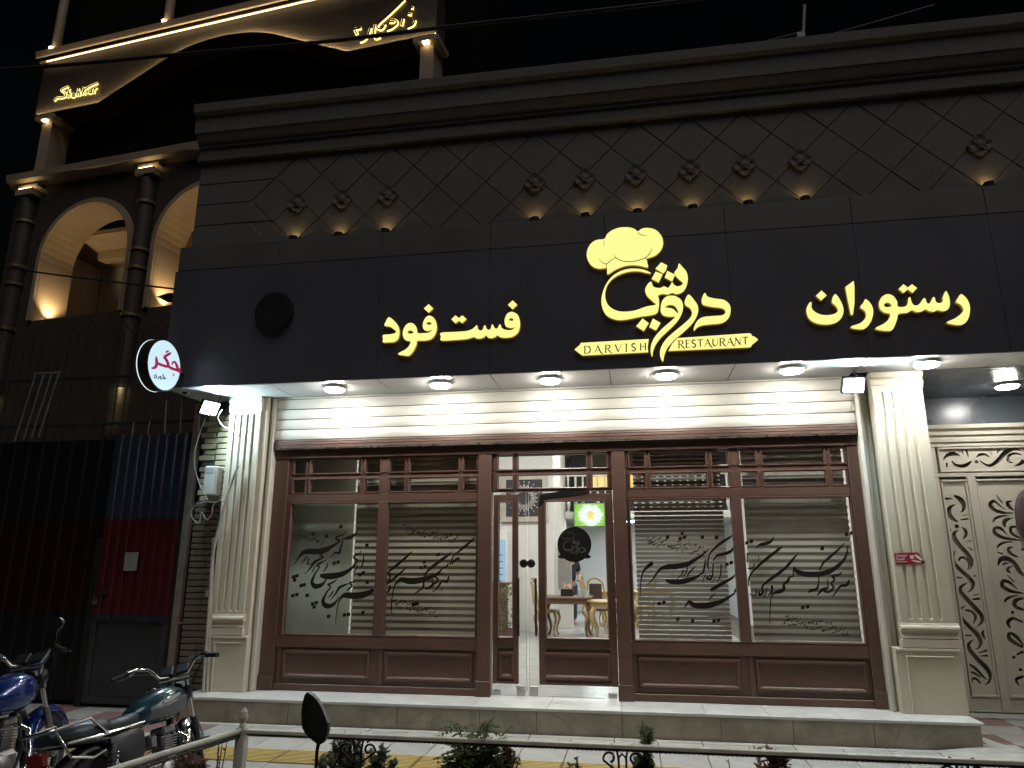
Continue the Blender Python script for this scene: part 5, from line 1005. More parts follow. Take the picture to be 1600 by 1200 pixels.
# halo lettering on the frieze
def halo_sign(label, strokes, z, wd, wh, base):
    t = thing('halo_sign', label, 'sign', tuple(SO + se * base[0] + sn * -0.05 + Vector((0, 0, base[1]))), SA, 'halo lit signs on the frieze')
    off = Vector((base[0], -0.05, base[1]))
    to = lambda yy: (lambda x, y: S3(*z(x, y), yy) - off)
    strokes_mesh(MB(), [[(x, y, wh) for x, y in s] for s in strokes], to(-0.025), 0.006, 4).build('glowing_back', HALO, t)
    strokes_mesh(MB(), [[(x - wd * 0.35, y - wd * 0.55, wd) for x, y in s] for s in strokes], to(-0.07), 0.012, 4).build('dark_letters', mat('bronze_letters', (0.05, 0.02, 0.01), 0.4, metal=0.5), t)
zk = zoomed(60, 110, 13.333)
halo_sign('gold halo lit Latin script sign reading Shahkar on the glowing frieze', [[(635, 340), (560, 370), (490, 410), (520, 450), (570, 485), (570, 545), (500, 575), (400, 580), (335, 640)], [(655, 390), (610, 580)], [(620, 530), (655, 480), (670, 510), (655, 570)], [(755, 480), (715, 530), (735, 565), (765, 500), (758, 565)], [(845, 380), (815, 550)], [(825, 490), (865, 450), (872, 490), (858, 540)], [(965, 350), (920, 520)], [(1245, 270), (1100, 330), (1000, 390), (950, 440), (1005, 510)], [(1115, 400), (1065, 440), (1080, 490), (1125, 420), (1115, 490)], [(1180, 370), (1160, 490)], [(1165, 410), (1230, 365)]], zk, 15, 56, (-2.2, 11.75))
zq = zoomed(520, 0, 8.572)
halo_sign('gold halo lit Persian script sign at the right end of the frieze', [[(1055, 110), (1085, 115)], [(1010, 190), (1060, 200)], [(1105, 275), (1080, 340), (1000, 380)], [(945, 255), (925, 350)], [(770, 270), (840, 280), (865, 320), (800, 380), (725, 410)], [(760, 300), (830, 300)], [(965, 0), (880, 85), (760, 200), (600, 350), (640, 400), (680, 375), (700, 330)], [(575, 330), (555, 440), (580, 520), (640, 500)], [(510, 380), (485, 460), (430, 540), (365, 565)], [(290, 390), (330, 395), (385, 380)], [(300, 400), (330, 470)]], zq, 17, 44, (5.2, 11.7))

# ------------------------------------------------------------------ dining room
rm = wthing('dining_room_shell', 'bright white dining room seen through the shop windows and doors', 'room', (-0.9, 6, SZ))
ft = MB().box(0.003, 0.797, 0.003, 0.797, -0.02, 0).build('floor_tile', FLOORT, None, bevel=0.002); fm = ft.data; bpy.data.objects.remove(ft)
bx('floor_bed', -4.36, 2.6, 0.105, 13.6, 0.0, SZ - 0.022, GROUT, rm, 0)
for i in range(9):
    for j in range(17):
        if -4.36 + i * 0.8 < 1.8: share('floor_tile', fm, (-4.36 + i * 0.775, 0.11 + j * 0.8, SZ - 0.001), rm)
bx('ceiling', -4.36, 2.6, 0.30, 13.6, 4.70, 4.85, WHITE, rm, 0)
xA = atY(863, 700, 7.2).x
bx('wall', -4.36, xA, 7.2, 7.35, SZ, 4.7, WHITE, rm, 0); bx('wall', xA - 0.15, xA, 7.352, 10.2, SZ, 4.7, WHITE, rm, 0)
bx('mezzanine_slab', xA, 2.6, 10.0, 13.6, 2.66, 2.84, WHITE, rm, 0.01); bx('mezzanine_back_wall', xA, 2.6, 12.0, 12.1, 2.86, 4.7, mat('charcoal_wall', (0.055, 0.052, 0.055), 0.7), rm, 0)
bx('top_rail', xA, 2.6, 10.02, 10.12, 3.72, 3.79, WHITE, rm)
bal = MB().lathe([(0.022, 0), (0.022, 0.08), (0.045, 0.13), (0.05, 0.2), (0.025, 0.30), (0.02, 0.42), (0.026, 0.60), (0.03, 0.75), (0.03, 0.82)], (0, 0, 0), n=10).build('baluster', WHITE, None, True); bme = bal.data; bpy.data.objects.remove(bal)
x = xA + 0.08
while x < 2.5: share('baluster', bme, (x, 10.07, 2.841), rm, None, (1, 1, 1.07)); x += 0.185
bx('warm_lit_niche', atY(926, 750, 11.8).x, atY(992, 750, 11.8).x, 11.8, 11.99, 3.60, 4.08, emit('warm_niche_glow', (1.0, 0.62, 0.13), 1.5), rm, 0)
pier_x = atY(866, 880, 8.0).x, atY(892, 880, 8.0).x
bx('grey_pier', pier_x[0], pier_x[1], 8.0, 8.25, 1.05, 2.05, mat('grey_board', (0.30, 0.29, 0.28), 0.6), rm); bx('pier_base', pier_x[0] - 0.02, pier_x[1] + 0.02, 7.98, 8.27, SZ, 1.048, WHITE, rm)
a, b = -4.35, atY(549, 900, 0.30).x
bx('lobby_partition', a, b, 0.30, 0.36, SZ, 3.3, GREENW, rm)
for (px, py) in ((-3.0, 2.0), (-1.0, 2.0), (1.2, 2.0), (-3.0, 4.8), (-0.9, 4.8), (1.2, 4.8), (-1.0, 8.0), (1.2, 8.0)): bx('ceiling_light', px - 0.3, px + 0.3, py - 0.3, py + 0.3, 4.685, 4.699, PANEL, rm, 0)
for px in (-0.95, -0.2): bx('ceiling_light', px - 0.25, px + 0.25, 10.9, 11.5, 2.64, 2.655, emit('cool_panel', (0.86, 0.95, 1.0), 44.0), rm, 0)
# zebra blinds
def blind(label, x0, x1, z0, z1, pitch, bh, mband, msheer, y=0.16):
    t = wthing('zebra_blind', label, 'blind', ((x0 + x1) / 2, y, z0), 'zebra blinds behind the panes')
    bx('head_box', x0, x1, y - 0.02, y + 0.06, z1, z1 + 0.08, WHITE, t)
    bm_ = MB().box(0, x1 - x0, 0, 0.004, 0, bh).build('band', mband, None); me = bm_.data; bpy.data.objects.remove(bm_)
    z = z0
    while z < z1 - bh: share('band', me, (x0, y + random.uniform(-0.001, 0.001), z), t); z += pitch
    MB().box(x0 + 0.003, x1 - 0.003, y + 0.012, y + 0.013, z0, z1).build('sheer_backing', msheer, t)
    bx('bottom_bar', x0, x1, y - 0.008, y + 0.02, z0 - 0.03, z0 - 0.004, mband, t)
    return t
random.seed(8)
blind('beige striped zebra blind behind the left pair of windows', atY(551, 900, 0.16).x, -1.74, 0.84, 2.86, 0.0745, 0.038, BAND, SHEER)
blind('half open zebra blind with bright gaps behind window right of the door', atY(992, 900, 0.16).x + 0.02, atY(1137, 900, 0.16).x, 0.84, 2.86, 0.048, 0.036, BANDO, SHEERO)
blind('grey striped zebra blind behind the far right window', atY(1168, 900, 0.16).x + 0.02, atY(1344, 900, 0.16).x - 0.05, 0.84, 2.86, 0.0745, 0.038, BANDG, SHEER)
# framed ornament
Ya = 7.13; p, q = atY(783, 742, Ya), atY(856, 815, Ya)
art = wthing('framed_ornament', 'large framed dark picture with silver ornament on the white inner wall', 'picture', ((p.x + q.x) / 2, Ya, q.z))
bx('picture_frame', p.x, q.x, Ya, Ya + 0.06, q.z, p.z, mat('champagne_frame', (0.50, 0.46, 0.38), 0.45), art); bx('canvas', p.x + 0.11, q.x - 0.11, Ya - 0.006, Ya - 0.001, q.z + 0.11, p.z - 0.11, mat('charcoal_canvas', (0.035, 0.033, 0.037), 0.7), art, 0)
cx, cz = (p.x + q.x) / 2, (p.z + q.z) / 2; S = []
for k in range(20):
    a = k * PI / 10; r0, r1 = 0.14, 0.30
    for w in (-0.09, 0.09): S.append([(cx + r0 * math.cos(a), cz + r0 * math.sin(a), 0.012), (cx + (r0 + r1) / 2 * math.cos(a + w), cz + (r0 + r1) / 2 * math.sin(a + w), 0.016), (cx + r1 * math.cos(a), cz + r1 * math.sin(a), 0.006)])
    S.append([(cx + 0.33 * math.cos(a), cz + 0.33 * math.sin(a), 0.02), (cx + 0.36 * math.cos(a), cz + 0.36 * math.sin(a), 0.014)])
strokes_mesh(MB(), S, lambda x, y: Vector((x, Ya - 0.006, y)), 0.004, 3).build('silver_ornament', mat('silver_leaf', (0.62, 0.60, 0.56), 0.35, metal=0.6), art)
# tv
Yt = 9.7; p, q = atY(897, 787, Yt), atY(949, 822, Yt)
tv = wthing('wall_tv', 'television showing a green food picture hung under the mezzanine', 'television', ((p.x + q.x) / 2, Yt, q.z))
bx('case', p.x - 0.015, q.x + 0.015, Yt, Yt + 0.06, q.z - 0.015, p.z + 0.015, BLACKP, tv); bx('bracket', (p.x + q.x) / 2 - 0.1, (p.x + q.x) / 2 + 0.1, Yt + 0.061, 10.0, (p.z + q.z) / 2 - 0.1, p.z + 0.1, DARKM, tv)
M = bpy.data.materials.new('tv_screen'); M.use_nodes = True; N = M.node_tree.nodes; L = M.node_tree.links; bb = N['Principled BSDF']; bb.inputs['Base Color'].default_value = (0.01, 0.01, 0.01, 1)
tc = N.new('ShaderNodeTexCoord'); gr = N.new('ShaderNodeTexGradient'); gr.gradient_type = 'SPHERICAL'; mp = N.new('ShaderNodeMapping'); mp.inputs['Location'].default_value = (-1.05, 0, -0.85); mp.inputs['Scale'].default_value = (1.7, 0.0, 1.3)
L.new(tc.outputs['Generated'], mp.inputs[0]); nz = N.new('ShaderNodeTexNoise'); nz.inputs['Scale'].default_value = 9.0; L.new(tc.outputs['Generated'], nz.inputs['Vector'])
vm = N.new('ShaderNodeVectorMath'); vm.operation = 'MULTIPLY_ADD'; vm.inputs[1].default_value = (0.42, 0.42, 0.42); L.new(nz.outputs['Color'], vm.inputs[0]); L.new(mp.outputs[0], vm.inputs[2]); L.new(vm.outputs[0], gr.inputs[0])
rp = N.new('ShaderNodeValToRGB'); e = rp.color_ramp.elements; e[0].color = (0.18, 0.42, 0.05, 1); e[1].color = (0.80, 0.52, 0.28, 1); e[1].position = 0.9
for pos, colr in ((0.30, (0.30, 0.62, 0.10, 1)), (0.42, (0.75, 0.95, 0.75, 1)), (0.62, (0.85, 0.95, 0.9, 1)), (0.72, (0.85, 0.75, 0.2, 1))): w = e.new(pos); w.color = colr
L.new(gr.outputs['Fac'], rp.inputs[0]); L.new(rp.outputs[0], bb.inputs['Emission Color']); bb.inputs['Emission Strength'].default_value = 1.25
bx('screen', p.x, q.x, Yt - 0.006, Yt - 0.001, q.z, p.z, M, tv, 0)
# fridge, counter, plant
p, q = atY(768, 828, 6.4), atY(793, 910, 6.4)
fr = wthing('drinks_fridge', 'upright white drinks fridge with blue lit glass door', 'fridge', ((p.x + q.x) / 2, 6.6, SZ))
bx('cabinet', p.x, q.x, 6.42, 7.1, SZ, p.z, WHITE, fr, 0.01); bx('lit_door', p.x + 0.04, q.x - 0.04, 6.405, 6.418, SZ + 0.3, p.z - 0.19, emit('fridge_glow', (0.45, 0.72, 0.95), 0.75), fr, 0)
for k in range(9): bx('shelf_row', p.x + 0.05, q.x - 0.10, 6.398, 6.404, 0.75 + k * 0.125, 0.765 + k * 0.125, DARKM, fr, 0)
p, q = atY(776, 911, 5.6), atY(793, 985, 5.6)
cb = wthing('brown_counter', 'brown counter panel inside left of the door below the fridge', 'counter', ((p.x + q.x) / 2, 5.7, SZ))
bx('front_panel', p.x - 0.4, q.x, 5.62, 5.66, SZ, p.z - 0.03, OAK, cb); bx('top', p.x - 0.42, q.x + 0.05, 5.58, 6.1, p.z - 0.028, p.z + 0.01, OAK, cb)
pt = thing('potted_plant', 'dark leafy potted plant inside left of the door below the fridge', 'plant', (atY(790, 985, 5.3).x, 5.3, SZ)); random.seed(4)
MB().lathe([(0.10, 0), (0.14, 0.2), (0.15, 0.22), (0.13, 0.22), (0.12, 0.2)], (0, 0, 0), n=16).build('pot', mat('terracotta', (0.12, 0.06, 0.04), 0.8), pt, True)
lf = MB()
for k in range(240):
    z = random.uniform(0.2, 0.95); r = 0.20 * (1 - abs(z - 0.5) * 0.8); a = random.uniform(0, 2 * PI); p = Vector((r * random.random() * math.cos(a), r * random.random() * math.sin(a), z)); d = Vector((math.cos(a), math.sin(a), random.uniform(-0.2, 0.9))).normalized(); sd = d.cross(Vector((0, 0, 1))).normalized() * 0.018; l = 0.09
    lf.add([p, p + d * l * 0.5 + sd, p + d * l, p + d * l * 0.5 - sd], [(0, 1, 2), (0, 2, 3)])
fo = lf.build('foliage', LEAFG, pt); fo['kind'] = 'stuff'
def cabriole(mb, x, y, z0, z1, dx, dy, r=0.03):
    P = []
    for k in range(8):
        q = k / 7; w = 0.05 * math.sin(q * 2 * PI) + 0.02 * q
        P.append((x + dx * w, y + dy * w, z1 + (z0 - z1) * q))
    mb.tube(P, [r * 1.5, r * 1.45, r * 1.3, r * 1.1, r * 0.9, r * 0.8, r * 0.75, r * 0.9], 8); return mb
def table(label, cx, cy, w, d, m, h=0.75, rnd=False):
    t = thing('dining_table', label, 'table', (cx, cy, SZ), group='dining tables')
    if rnd: MB().lathe([(0, h - 0.04), (w / 2, h - 0.04), (w / 2 + 0.02, h - 0.02), (w / 2, h), (0, h)], (0, 0, 0), n=28).build('table_top', m, t, True); MB().lathe([(w / 2 - 0.05, h - 0.12), (w / 2 - 0.03, h - 0.12), (w / 2 - 0.03, h - 0.041), (w / 2 - 0.05, h - 0.041)], (0, 0, 0), n=28).build('apron', m, t, True)
    else:
        bx('table_top', -w / 2, w / 2, -d / 2, d / 2, h - 0.035, h, m, t, 0.01); bx('apron', -w / 2 + 0.06, w / 2 - 0.06, -d / 2 + 0.06, d / 2 - 0.06, h - 0.13, h - 0.036, m, t)
    k = 0.62 if rnd else 0.84
    for sx in (-1, 1):
        for sy in (-1, 1): cabriole(MB(), sx * w / 2 * k, sy * d / 2 * k, 0.0, h - 0.13, sx, sy, 0.032).build('leg', m, t, True)
    return t
table('dark wooden table with curved legs just inside the door, tissue box on it', -1.28, 6.25, 0.95, 0.95, OAK)
table('round gilded table right behind the dark wooden table', -0.52, 5.9, 0.72, 0.72, GOLDW, 0.70, True)
table('gilded table far back under the mezzanine', -0.35, 9.0, 0.9, 0.8, GOLDW)
table('gilded table at the far wall by the dark carved chair', 0.5, 10.6, 0.9, 0.8, GOLDW)
def chair(label, x, y, rz, m, mseat):
    t = thing('dining_chair', label, 'chair', (x, y, SZ), rz, 'dining chairs')
    bx('seat', -0.22, 0.22, -0.22, 0.22, 0.42, 0.48, mseat, t, 0.015)
    for sx in (-1, 1):
        for sy in (-1, 1): cabriole(MB(), sx * 0.18, sy * 0.18, 0, 0.42, sx * 0.6, sy * 0.6, 0.02).build('leg', m, t, True)
        MB().tube([(sx * 0.18, 0.2, 0.46), (sx * 0.19, 0.24, 0.75), (sx * 0.15, 0.28, 1.0)], 0.018, 6).build('back_post', m, t, True)
    bx('back_panel', -0.13, 0.13, 0.245, 0.265, 0.58, 0.96, mseat, t, 0.01); MB().tube([(-0.16, 0.28, 0.98), (-0.08, 0.29, 1.05), (0.0, 0.29, 1.07), (0.08, 0.29, 1.05), (0.16, 0.28, 0.98)], 0.022, 8).build('crest_rail', m, t, True)
    return t
CARV = mat('dark_carved_wood', (0.06, 0.03, 0.025), 0.45, var=0.3, scale=30)
chair('dark carved chair beside the round gilded table', -0.28, 7.3, 0.3, CARV, CARV); chair('gilded chair at the back table left side', -0.95, 9.3, 1.4, GOLDW, GOLDW)
chair('gilded chair at the back table right side', 0.15, 8.4, -1.9, GOLDW, GOLDW); chair('gilded chair beside the dark wooden table front', -0.75, 7.35, 3.0, GOLDW, CARV); chair('tan chair behind the narrow door leaf', -1.72, 6.6, 1.5, GOLDW, GOLDW)
tb = thing('tissue_box', 'black tissue box on the dark wooden table', 'box', (-1.28, 6.2, SZ + 0.751)); bx('case', -0.12, 0.12, -0.07, 0.07, 0, 0.13, BLACKP, tb)
MB().add([(-0.09, 0, 0.13), (0.09, 0, 0.13), (0.06, 0.02, 0.24), (0.0, -0.02, 0.20), (-0.05, 0.01, 0.26), (-0.09, 0.03, 0.131), (0.09, 0.04, 0.131)], [(0, 1, 2, 3, 4), (5, 6, 2, 3, 4)]).build('tissue', mat('peach_tissue', (0.65, 0.42, 0.28), 0.8), tb)
gw = []
for i, (x, y) in enumerate(((-1.02, 6.0), (-0.95, 6.1), (-0.9, 5.98), (-0.99, 6.2))):
    g = thing('drinking_glass', ['leftmost upturned glass on the dark wooden table', 'tall upturned glass right of the tissue box group on dark table', 'rightmost upturned glass on the dark wooden table', 'rearmost upturned glass on the dark wooden table'][i], 'glass', (x, y, SZ + 0.751), group='glasses on the dark wooden table')
    MB().lathe([(0.035, 0), (0.04, 0.0), (0.033, 0.12), (0.028, 0.122), (0.03, 0.115)], (0, 0, 0), n=14).build('tumbler', mat('pale_glassware', (0.55, 0.57, 0.58), 0.12, metal=0.3), g, True)
# person standing behind the grey pier
def skin(name, V, E, R, m, parent, sub=2):
    me = bpy.data.meshes.new(name); me.from_pydata(V, E, []); me.materials.append(m); o = bpy.data.objects.new(name, me); COL.objects.link(o); o.parent = parent
    md = o.modifiers.new('skin', 'SKIN'); md.use_smooth_shade = True
    for i, r in enumerate(R): me.skin_vertices[0].data[i].radius = (r, r) if not isinstance(r, tuple) else r; me.skin_vertices[0].data[i].use_root = (i == 0)
    o.modifiers.new('sub', 'SUBSURF').render_levels = sub; return o
ps = thing('person', 'person in black t shirt standing half hidden behind the grey pier inside', 'person', (atY(889, 900, 8.7).x, 8.75, SZ), 0.5)
V = [(0, 0, 0.92), (0, 0.01, 1.12), (0, 0, 1.32), (0, 0, 1.44), (0, -0.01, 1.52), (0, -0.02, 1.60), (0, -0.01, 1.68), (0.19, 0, 1.36), (0.25, 0.02, 1.10), (0.16, -0.16, 0.98), (0.10, -0.24, 0.99), (-0.19, 0, 1.36), (-0.25, 0.02, 1.10), (-0.18, -0.15, 0.95), (-0.12, -0.23, 0.96), (0.10, 0, 0.86), (0.11, -0.02, 0.48), (0.11, 0.01, 0.08), (0.11, -0.12, 0.04), (-0.10, 0, 0.86), (-0.11, -0.02, 0.48), (-0.11, 0.01, 0.08), (-0.11, -0.12, 0.04)]
E_ = [(0, 1), (1, 2), (2, 3), (3, 4), (4, 5), (5, 6), (2, 7), (7, 8), (8, 9), (9, 10), (2, 11), (11, 12), (12, 13), (13, 14), (0, 15), (15, 16), (16, 17), (17, 18), (0, 19), (19, 20), (20, 21), (21, 22)]
R_ = [(0.15, 0.10), (0.13, 0.09), (0.15, 0.10), 0.055, 0.075, 0.09, 0.06, 0.06, 0.042, 0.032, 0.035, 0.06, 0.042, 0.032, 0.035, 0.085, 0.055, 0.04, 0.04, 0.085, 0.055, 0.04, 0.04]
body = skin('body', V, E_, R_, SKIN, ps)
skin('t_shirt', [(0, 0, 0.90), (0, 0.01, 1.12), (0, 0, 1.33), (0, 0, 1.42), (0.19, 0, 1.36), (0.24, 0.02, 1.16), (-0.19, 0, 1.36), (-0.24, 0.02, 1.16)], [(0, 1), (1, 2), (2, 3), (2, 4), (4, 5), (2, 6), (6, 7)], [(0.185, 0.13), (0.165, 0.12), (0.18, 0.125), 0.075, 0.085, 0.075, 0.085, 0.075], SHIRT, ps)
skin('trousers', [(0, 0, 0.95), (0.10, 0, 0.84), (0.11, -0.02, 0.48), (0.11, 0.01, 0.12), (-0.10, 0, 0.84), (-0.11, -0.02, 0.48), (-0.11, 0.01, 0.12)], [(0, 1), (1, 2), (2, 3), (0, 4), (4, 5), (5, 6)], [(0.17, 0.12), 0.11, 0.075, 0.065, 0.11, 0.075, 0.065], JEANS, ps)
skin('hair', [(0, 0.015, 1.66), (0, 0.02, 1.72), (0, 0.045, 1.60)], [(0, 1), (0, 2)], [0.095, 0.075, 0.07], BLACKP, ps)

# ------------------------------------------------------------------ motorcycles
def loft(mb, secs, n=18, p=2.4, mi=None):
    """secs: (f, half width, z low, z high, centre l)"""
    V = []
    for f, w, z0, z1, l in secs:
        for k in range(n):
            a = 2 * PI * k / n; ca, sa = math.cos(a), math.sin(a)
            V.append((f, l + w * math.copysign(abs(ca) ** (2 / p), ca), (z0 + z1) / 2 + (z1 - z0) / 2 * math.copysign(abs(sa) ** (2 / p), sa)))
    k = len(secs)
    for i in range(k - 1):
        for j in range(n):
            o = [i * n + j, i * n + (j + 1) % n, (i + 1) * n + (j + 1) % n, (i + 1) * n + j]
            m_ = mi(i, (j + 0.5) / n) if mi else 0
            mb.f.append([q + 0 for q in o]); mb.mi.append(m_)
    mb.v.extend(V); mb.f += [list(range(n - 1, -1, -1)), [(k - 1) * n + j for j in range(n)]]; mb.mi += [0, 0]
    return mb
def motorcycle(label, loc, heading, lean, steer, scale, paint, stripe, mirrors):
    t = thing('motorcycle', label, 'motorcycle', loc, 0, 'motorcycles parked on the pavement'); t.rotation_euler = (-lean, 0, heading); t.scale = (scale,) * 3
    AX = 0.86
    def st(p):
        f, l, z = p; df = f - AX; c, s_ = math.cos(steer), math.sin(steer); return (AX + df * c - l * s_, df * s_ + l * c, z)
    def wheel(cx, steered):
        mb = MB(); R = 0.245; r = 0.05; n = 36; mth = 10
        g = st if steered else (lambda q: q)
        V = [g((cx + (R + r * math.cos(b)) * math.cos(a), r * 0.85 * math.sin(b), 0.30 + (R + r * math.cos(b)) * math.sin(a))) for a in [2 * PI * i / n for i in range(n)] for b in [2 * PI * j / mth for j in range(mth)]]
        mb.add(V, [(i * mth + j, i * mth + (j + 1) % mth, ((i + 1) % n) * mth + (j + 1) % mth, ((i + 1) % n) * mth + j) for i in range(n) for j in range(mth)])
        w = mb.build('wheel', RUBBER, t, True)
        rm_ = MB(); V = [g((cx + rr * math.cos(a), l, 0.30 + rr * math.sin(a))) for a in [2 * PI * i / n for i in range(n)] for rr, l in ((0.215, -0.028), (0.20, -0.02), (0.20, 0.02), (0.215, 0.028))]
        rm_.add(V, [(i * 4 + j, i * 4 + j + 1, ((i + 1) % n) * 4 + j + 1, ((i + 1) % n) * 4 + j) for i in range(n) for j in range(3)]); rm_.build('rim', CHROME, w, True)
        MB().tube([g((cx, -0.08, 0.30)), g((cx, 0.08, 0.30))], 0.045, 14).build('hub', GREYM, w, True)
        sp = MB()
        for k in range(24):
            a = 2 * PI * k / 24; o = 0.25 if k % 2 else -0.25; s_ = 0.03 if k % 4 < 2 else -0.03
            sp.tube([g((cx + 0.045 * math.cos(a + o * 4), s_, 0.30 + 0.045 * math.sin(a + o * 4))), g((cx + 0.205 * math.cos(a), 0, 0.30 + 0.205 * math.sin(a)))], 0.0022, 4)
        so = sp.build('spokes', CHROME, w); so['kind'] = 'stuff'
    wheel(0.0, False); wheel(1.20, True)
    for s_ in (-1, 1):
        MB().tube([st((0.90, 0.085 * s_, 0.95)), st((1.04, 0.085 * s_, 0.62))], 0.017, 10).build('fork_tube', CHROME, t, True)
        MB().tube([st((1.03, 0.085 * s_, 0.64)), st((1.20, 0.08 * s_, 0.29))], [0.026, 0.023], 10).build('fork_leg', BLACKP if paint is TEAL else GREYM, t, True)
        MB().tube([st((0.93, 0.085 * s_, 0.88)), st((0.945, 0.085 * s_, 0.83))], 0.028, 10).build('fork_gaiter', RUBBER, t, True)
        MB().tube([(0.02, 0.13 * s_, 0.33), (0.10, 0.13 * s_, 0.62)], 0.018, 8).build('shock_absorber', GREYM, t, True)
        h = [(0.03 + 0.06 * q + 0.0, 0.13 * s_ + 0.034 * math.cos(q * 9 * 2 * PI), 0.36 + 0.22 * q + 0.034 * math.sin(q * 9 * 2 * PI) * 0.25) for q in [k / 90 for k in range(91)]]
        MB().tube([(f + 0.034 * math.sin(i * 2 * PI / 10) * 0.95, l, z) for i, (f, l, z) in enumerate(h)], 0.006, 5).build('shock_spring', CHROME, t, True)
        MB().tube([(0.0, 0.10 * s_, 0.30), (0.42, 0.09 * s_, 0.34)], 0.022, 8).build('swing_arm', BLACKP, t, True)
        MB().tube([st((0.885, 0.03 * s_, 0.965)), st((0.885, 0.10 * s_, 0.975)), st((0.87, 0.17 * s_, 1.06)), st((0.80, 0.24 * s_, 1.08)), st((0.72, 0.30 * s_, 1.06))], 0.0115, 10).build('handlebar', CHROME, t, True)
        MB().tube([st((0.735, 0.285 * s_, 1.062)), st((0.655, 0.375 * s_, 1.04))], 0.018, 12).build('grip', RUBBER, t, True)
        MB().tube([st((0.755, 0.25 * s_, 1.07)), st((0.735, 0.285 * s_, 1.064))], 0.026, 10).build('switch_block', CHROME if paint is TEAL else BLACKP, t, True)
        MB().tube([st((0.79, 0.26 * s_, 1.06)), st((0.80, 0.30 * s_, 1.045)), st((0.75, 0.37 * s_, 1.03))], 0.006, 6).build('lever', GREYM, t, True)
        MB().tube([(0.55, 0.12 * s_, 0.30), (0.56, 0.27 * s_, 0.29)], 0.013, 8).build('foot_peg', RUBBER, t, True)
        MB().tube([(0.44, 0.06 * s_, 0.68), (0.10, 0.10 * s_, 0.66), (-0.22, 0.09 * s_, 0.70)], 0.014, 8).build('frame_tube', BLACKP, t, True)
        MB().tube([(0.78, 0.05 * s_, 0.62), (0.76, 0.10 * s_, 0.40), (0.66, 0.12 * s_, 0.22), (0.45, 0.10 * s_, 0.22), (0.40, 0.07 * s_, 0.45), (0.42, 0.05 * s_, 0.66)], 0.013, 8).build('cradle_tube', BLACKP, t, True)
    # chrome engine guard reaching to the side
    MB().tube([(0.80, -0.05, 0.47), (0.83, -0.30, 0.47)], 0.014, 10).build('engine_guard', CHROME, t, True)
    MB().tube([(0.83, 0.0, 0.93), (0.78, 0.0, 0.62)], 0.028, 10).build('head_tube', BLACKP, t, True)
    for z in (0.94, 0.80): MB().tube([st((0.90 + (0.94 - z) * 0.4, -0.11, z)), st((0.90 + (0.94 - z) * 0.4, 0.11, z))], 0.020, 8).build('fork_yoke', GREYM, t, True)
    # tank
    secs = [(0.37, 0.05, 0.715, 0.785, 0), (0.40, 0.085, 0.695, 0.815, 0), (0.47, 0.115, 0.675, 0.850, 0), (0.57, 0.135, 0.665, 0.885, 0), (0.68, 0.142, 0.66, 0.905, 0), (0.78, 0.138, 0.665, 0.905, 0), (0.85, 0.115, 0.69, 0.885, 0), (0.885, 0.06, 0.73, 0.84, 0)]
    if paint is BLUE: secs = [(f, w * 1.12, z0 - 0.01, z1 + 0.025, l) for f, w, z0, z1, l in secs]
    tk = loft(MB(), secs, 26, 2.3, (lambda i, a: 1 if stripe and 1 < i < 6 and (0.46 < a < 0.60 or 0.90 < a or a < 0.04) else 0)).build('fuel_tank', [paint, mat('silver_stripe', (0.15, 0.155, 0.16), 0.35, metal=0.3)], t, True)
    MB().lathe([(0.036, 0), (0.038, 0.012), (0.03, 0.022), (0.0, 0.024)], (0.62, 0, 0.892), (0.0, 0, 1), 16).build('fuel_cap', CHROME, tk, True)
    for s_ in (-1, 1): strokes_mesh(MB(), [[(0.57, 0.80, 0.012), (0.66, 0.815, 0.03), (0.75, 0.835, 0.012)], [(0.60, 0.775, 0.006), (0.72, 0.795, 0.006)]], lambda a, b: Vector((a, 0.1415 * s_, b)), 0.004, 4, out=Vector((0, s_, 0))).build('tank_badge', mat('pale_badge', (0.5, 0.5, 0.46), 0.4), tk)
    # seat
    stt = loft(MB(), [(0.40, 0.07, 0.72, 0.775, 0), (0.36, 0.105, 0.70, 0.785, 0), (0.22, 0.115, 0.69, 0.775, 0), (0.10, 0.122, 0.69, 0.775, 0), (0.05, 0.13, 0.69, 0.80, 0), (-0.12, 0.128, 0.69, 0.81, 0), (-0.27, 0.11, 0.70, 0.805, 0), (-0.33, 0.07, 0.72, 0.785, 0)], 20, 3.2).build('seat', SEATM, t, True)
    MB().tube([(0.40, -0.112, 0.705), (0.2, -0.12, 0.70), (0.0, -0.134, 0.70), (-0.26, -0.118, 0.705)], 0.007, 6).build('seat_trim', CHROME, stt, True)
    MB().tube([(0.085, -0.124, 0.70), (0.08, -0.118, 0.765), (0.075, -0.06, 0.79), (0.075, 0.06, 0.79), (0.08, 0.118, 0.765), (0.085, 0.124, 0.70)], 0.006, 6).build('seat_strap', RUBBER, stt, True)
    for s_ in (-1, 1): loft(MB(), [(0.38, 0.012, 0.50, 0.66, 0.11 * s_), (0.30, 0.02, 0.46, 0.68, 0.12 * s_), (0.16, 0.02, 0.48, 0.68, 0.12 * s_), (0.08, 0.012, 0.56, 0.67, 0.11 * s_)], 12, 3).build('side_cover', BLACKP if paint is TEAL else paint, t, True)
    # rear carrier, mudguards, lamps
    for s_ in (-1, 1): MB().tube([(0.02, 0.13 * s_, 0.60), (-0.10, 0.15 * s_, 0.58), (-0.27, 0.15 * s_, 0.62), (-0.36, 0.13 * s_, 0.80), (-0.10, 0.14 * s_, 0.82), (0.04, 0.14 * s_, 0.70)], 0.009, 8).build('grab_rail', CHROME, t, True)
    MB().tube([(-0.36, 0.13, 0.80), (-0.42, 0.06, 0.80), (-0.42, -0.06, 0.80), (-0.36, -0.13, 0.80)], 0.009, 8).build('grab_rail', CHROME, t, True)
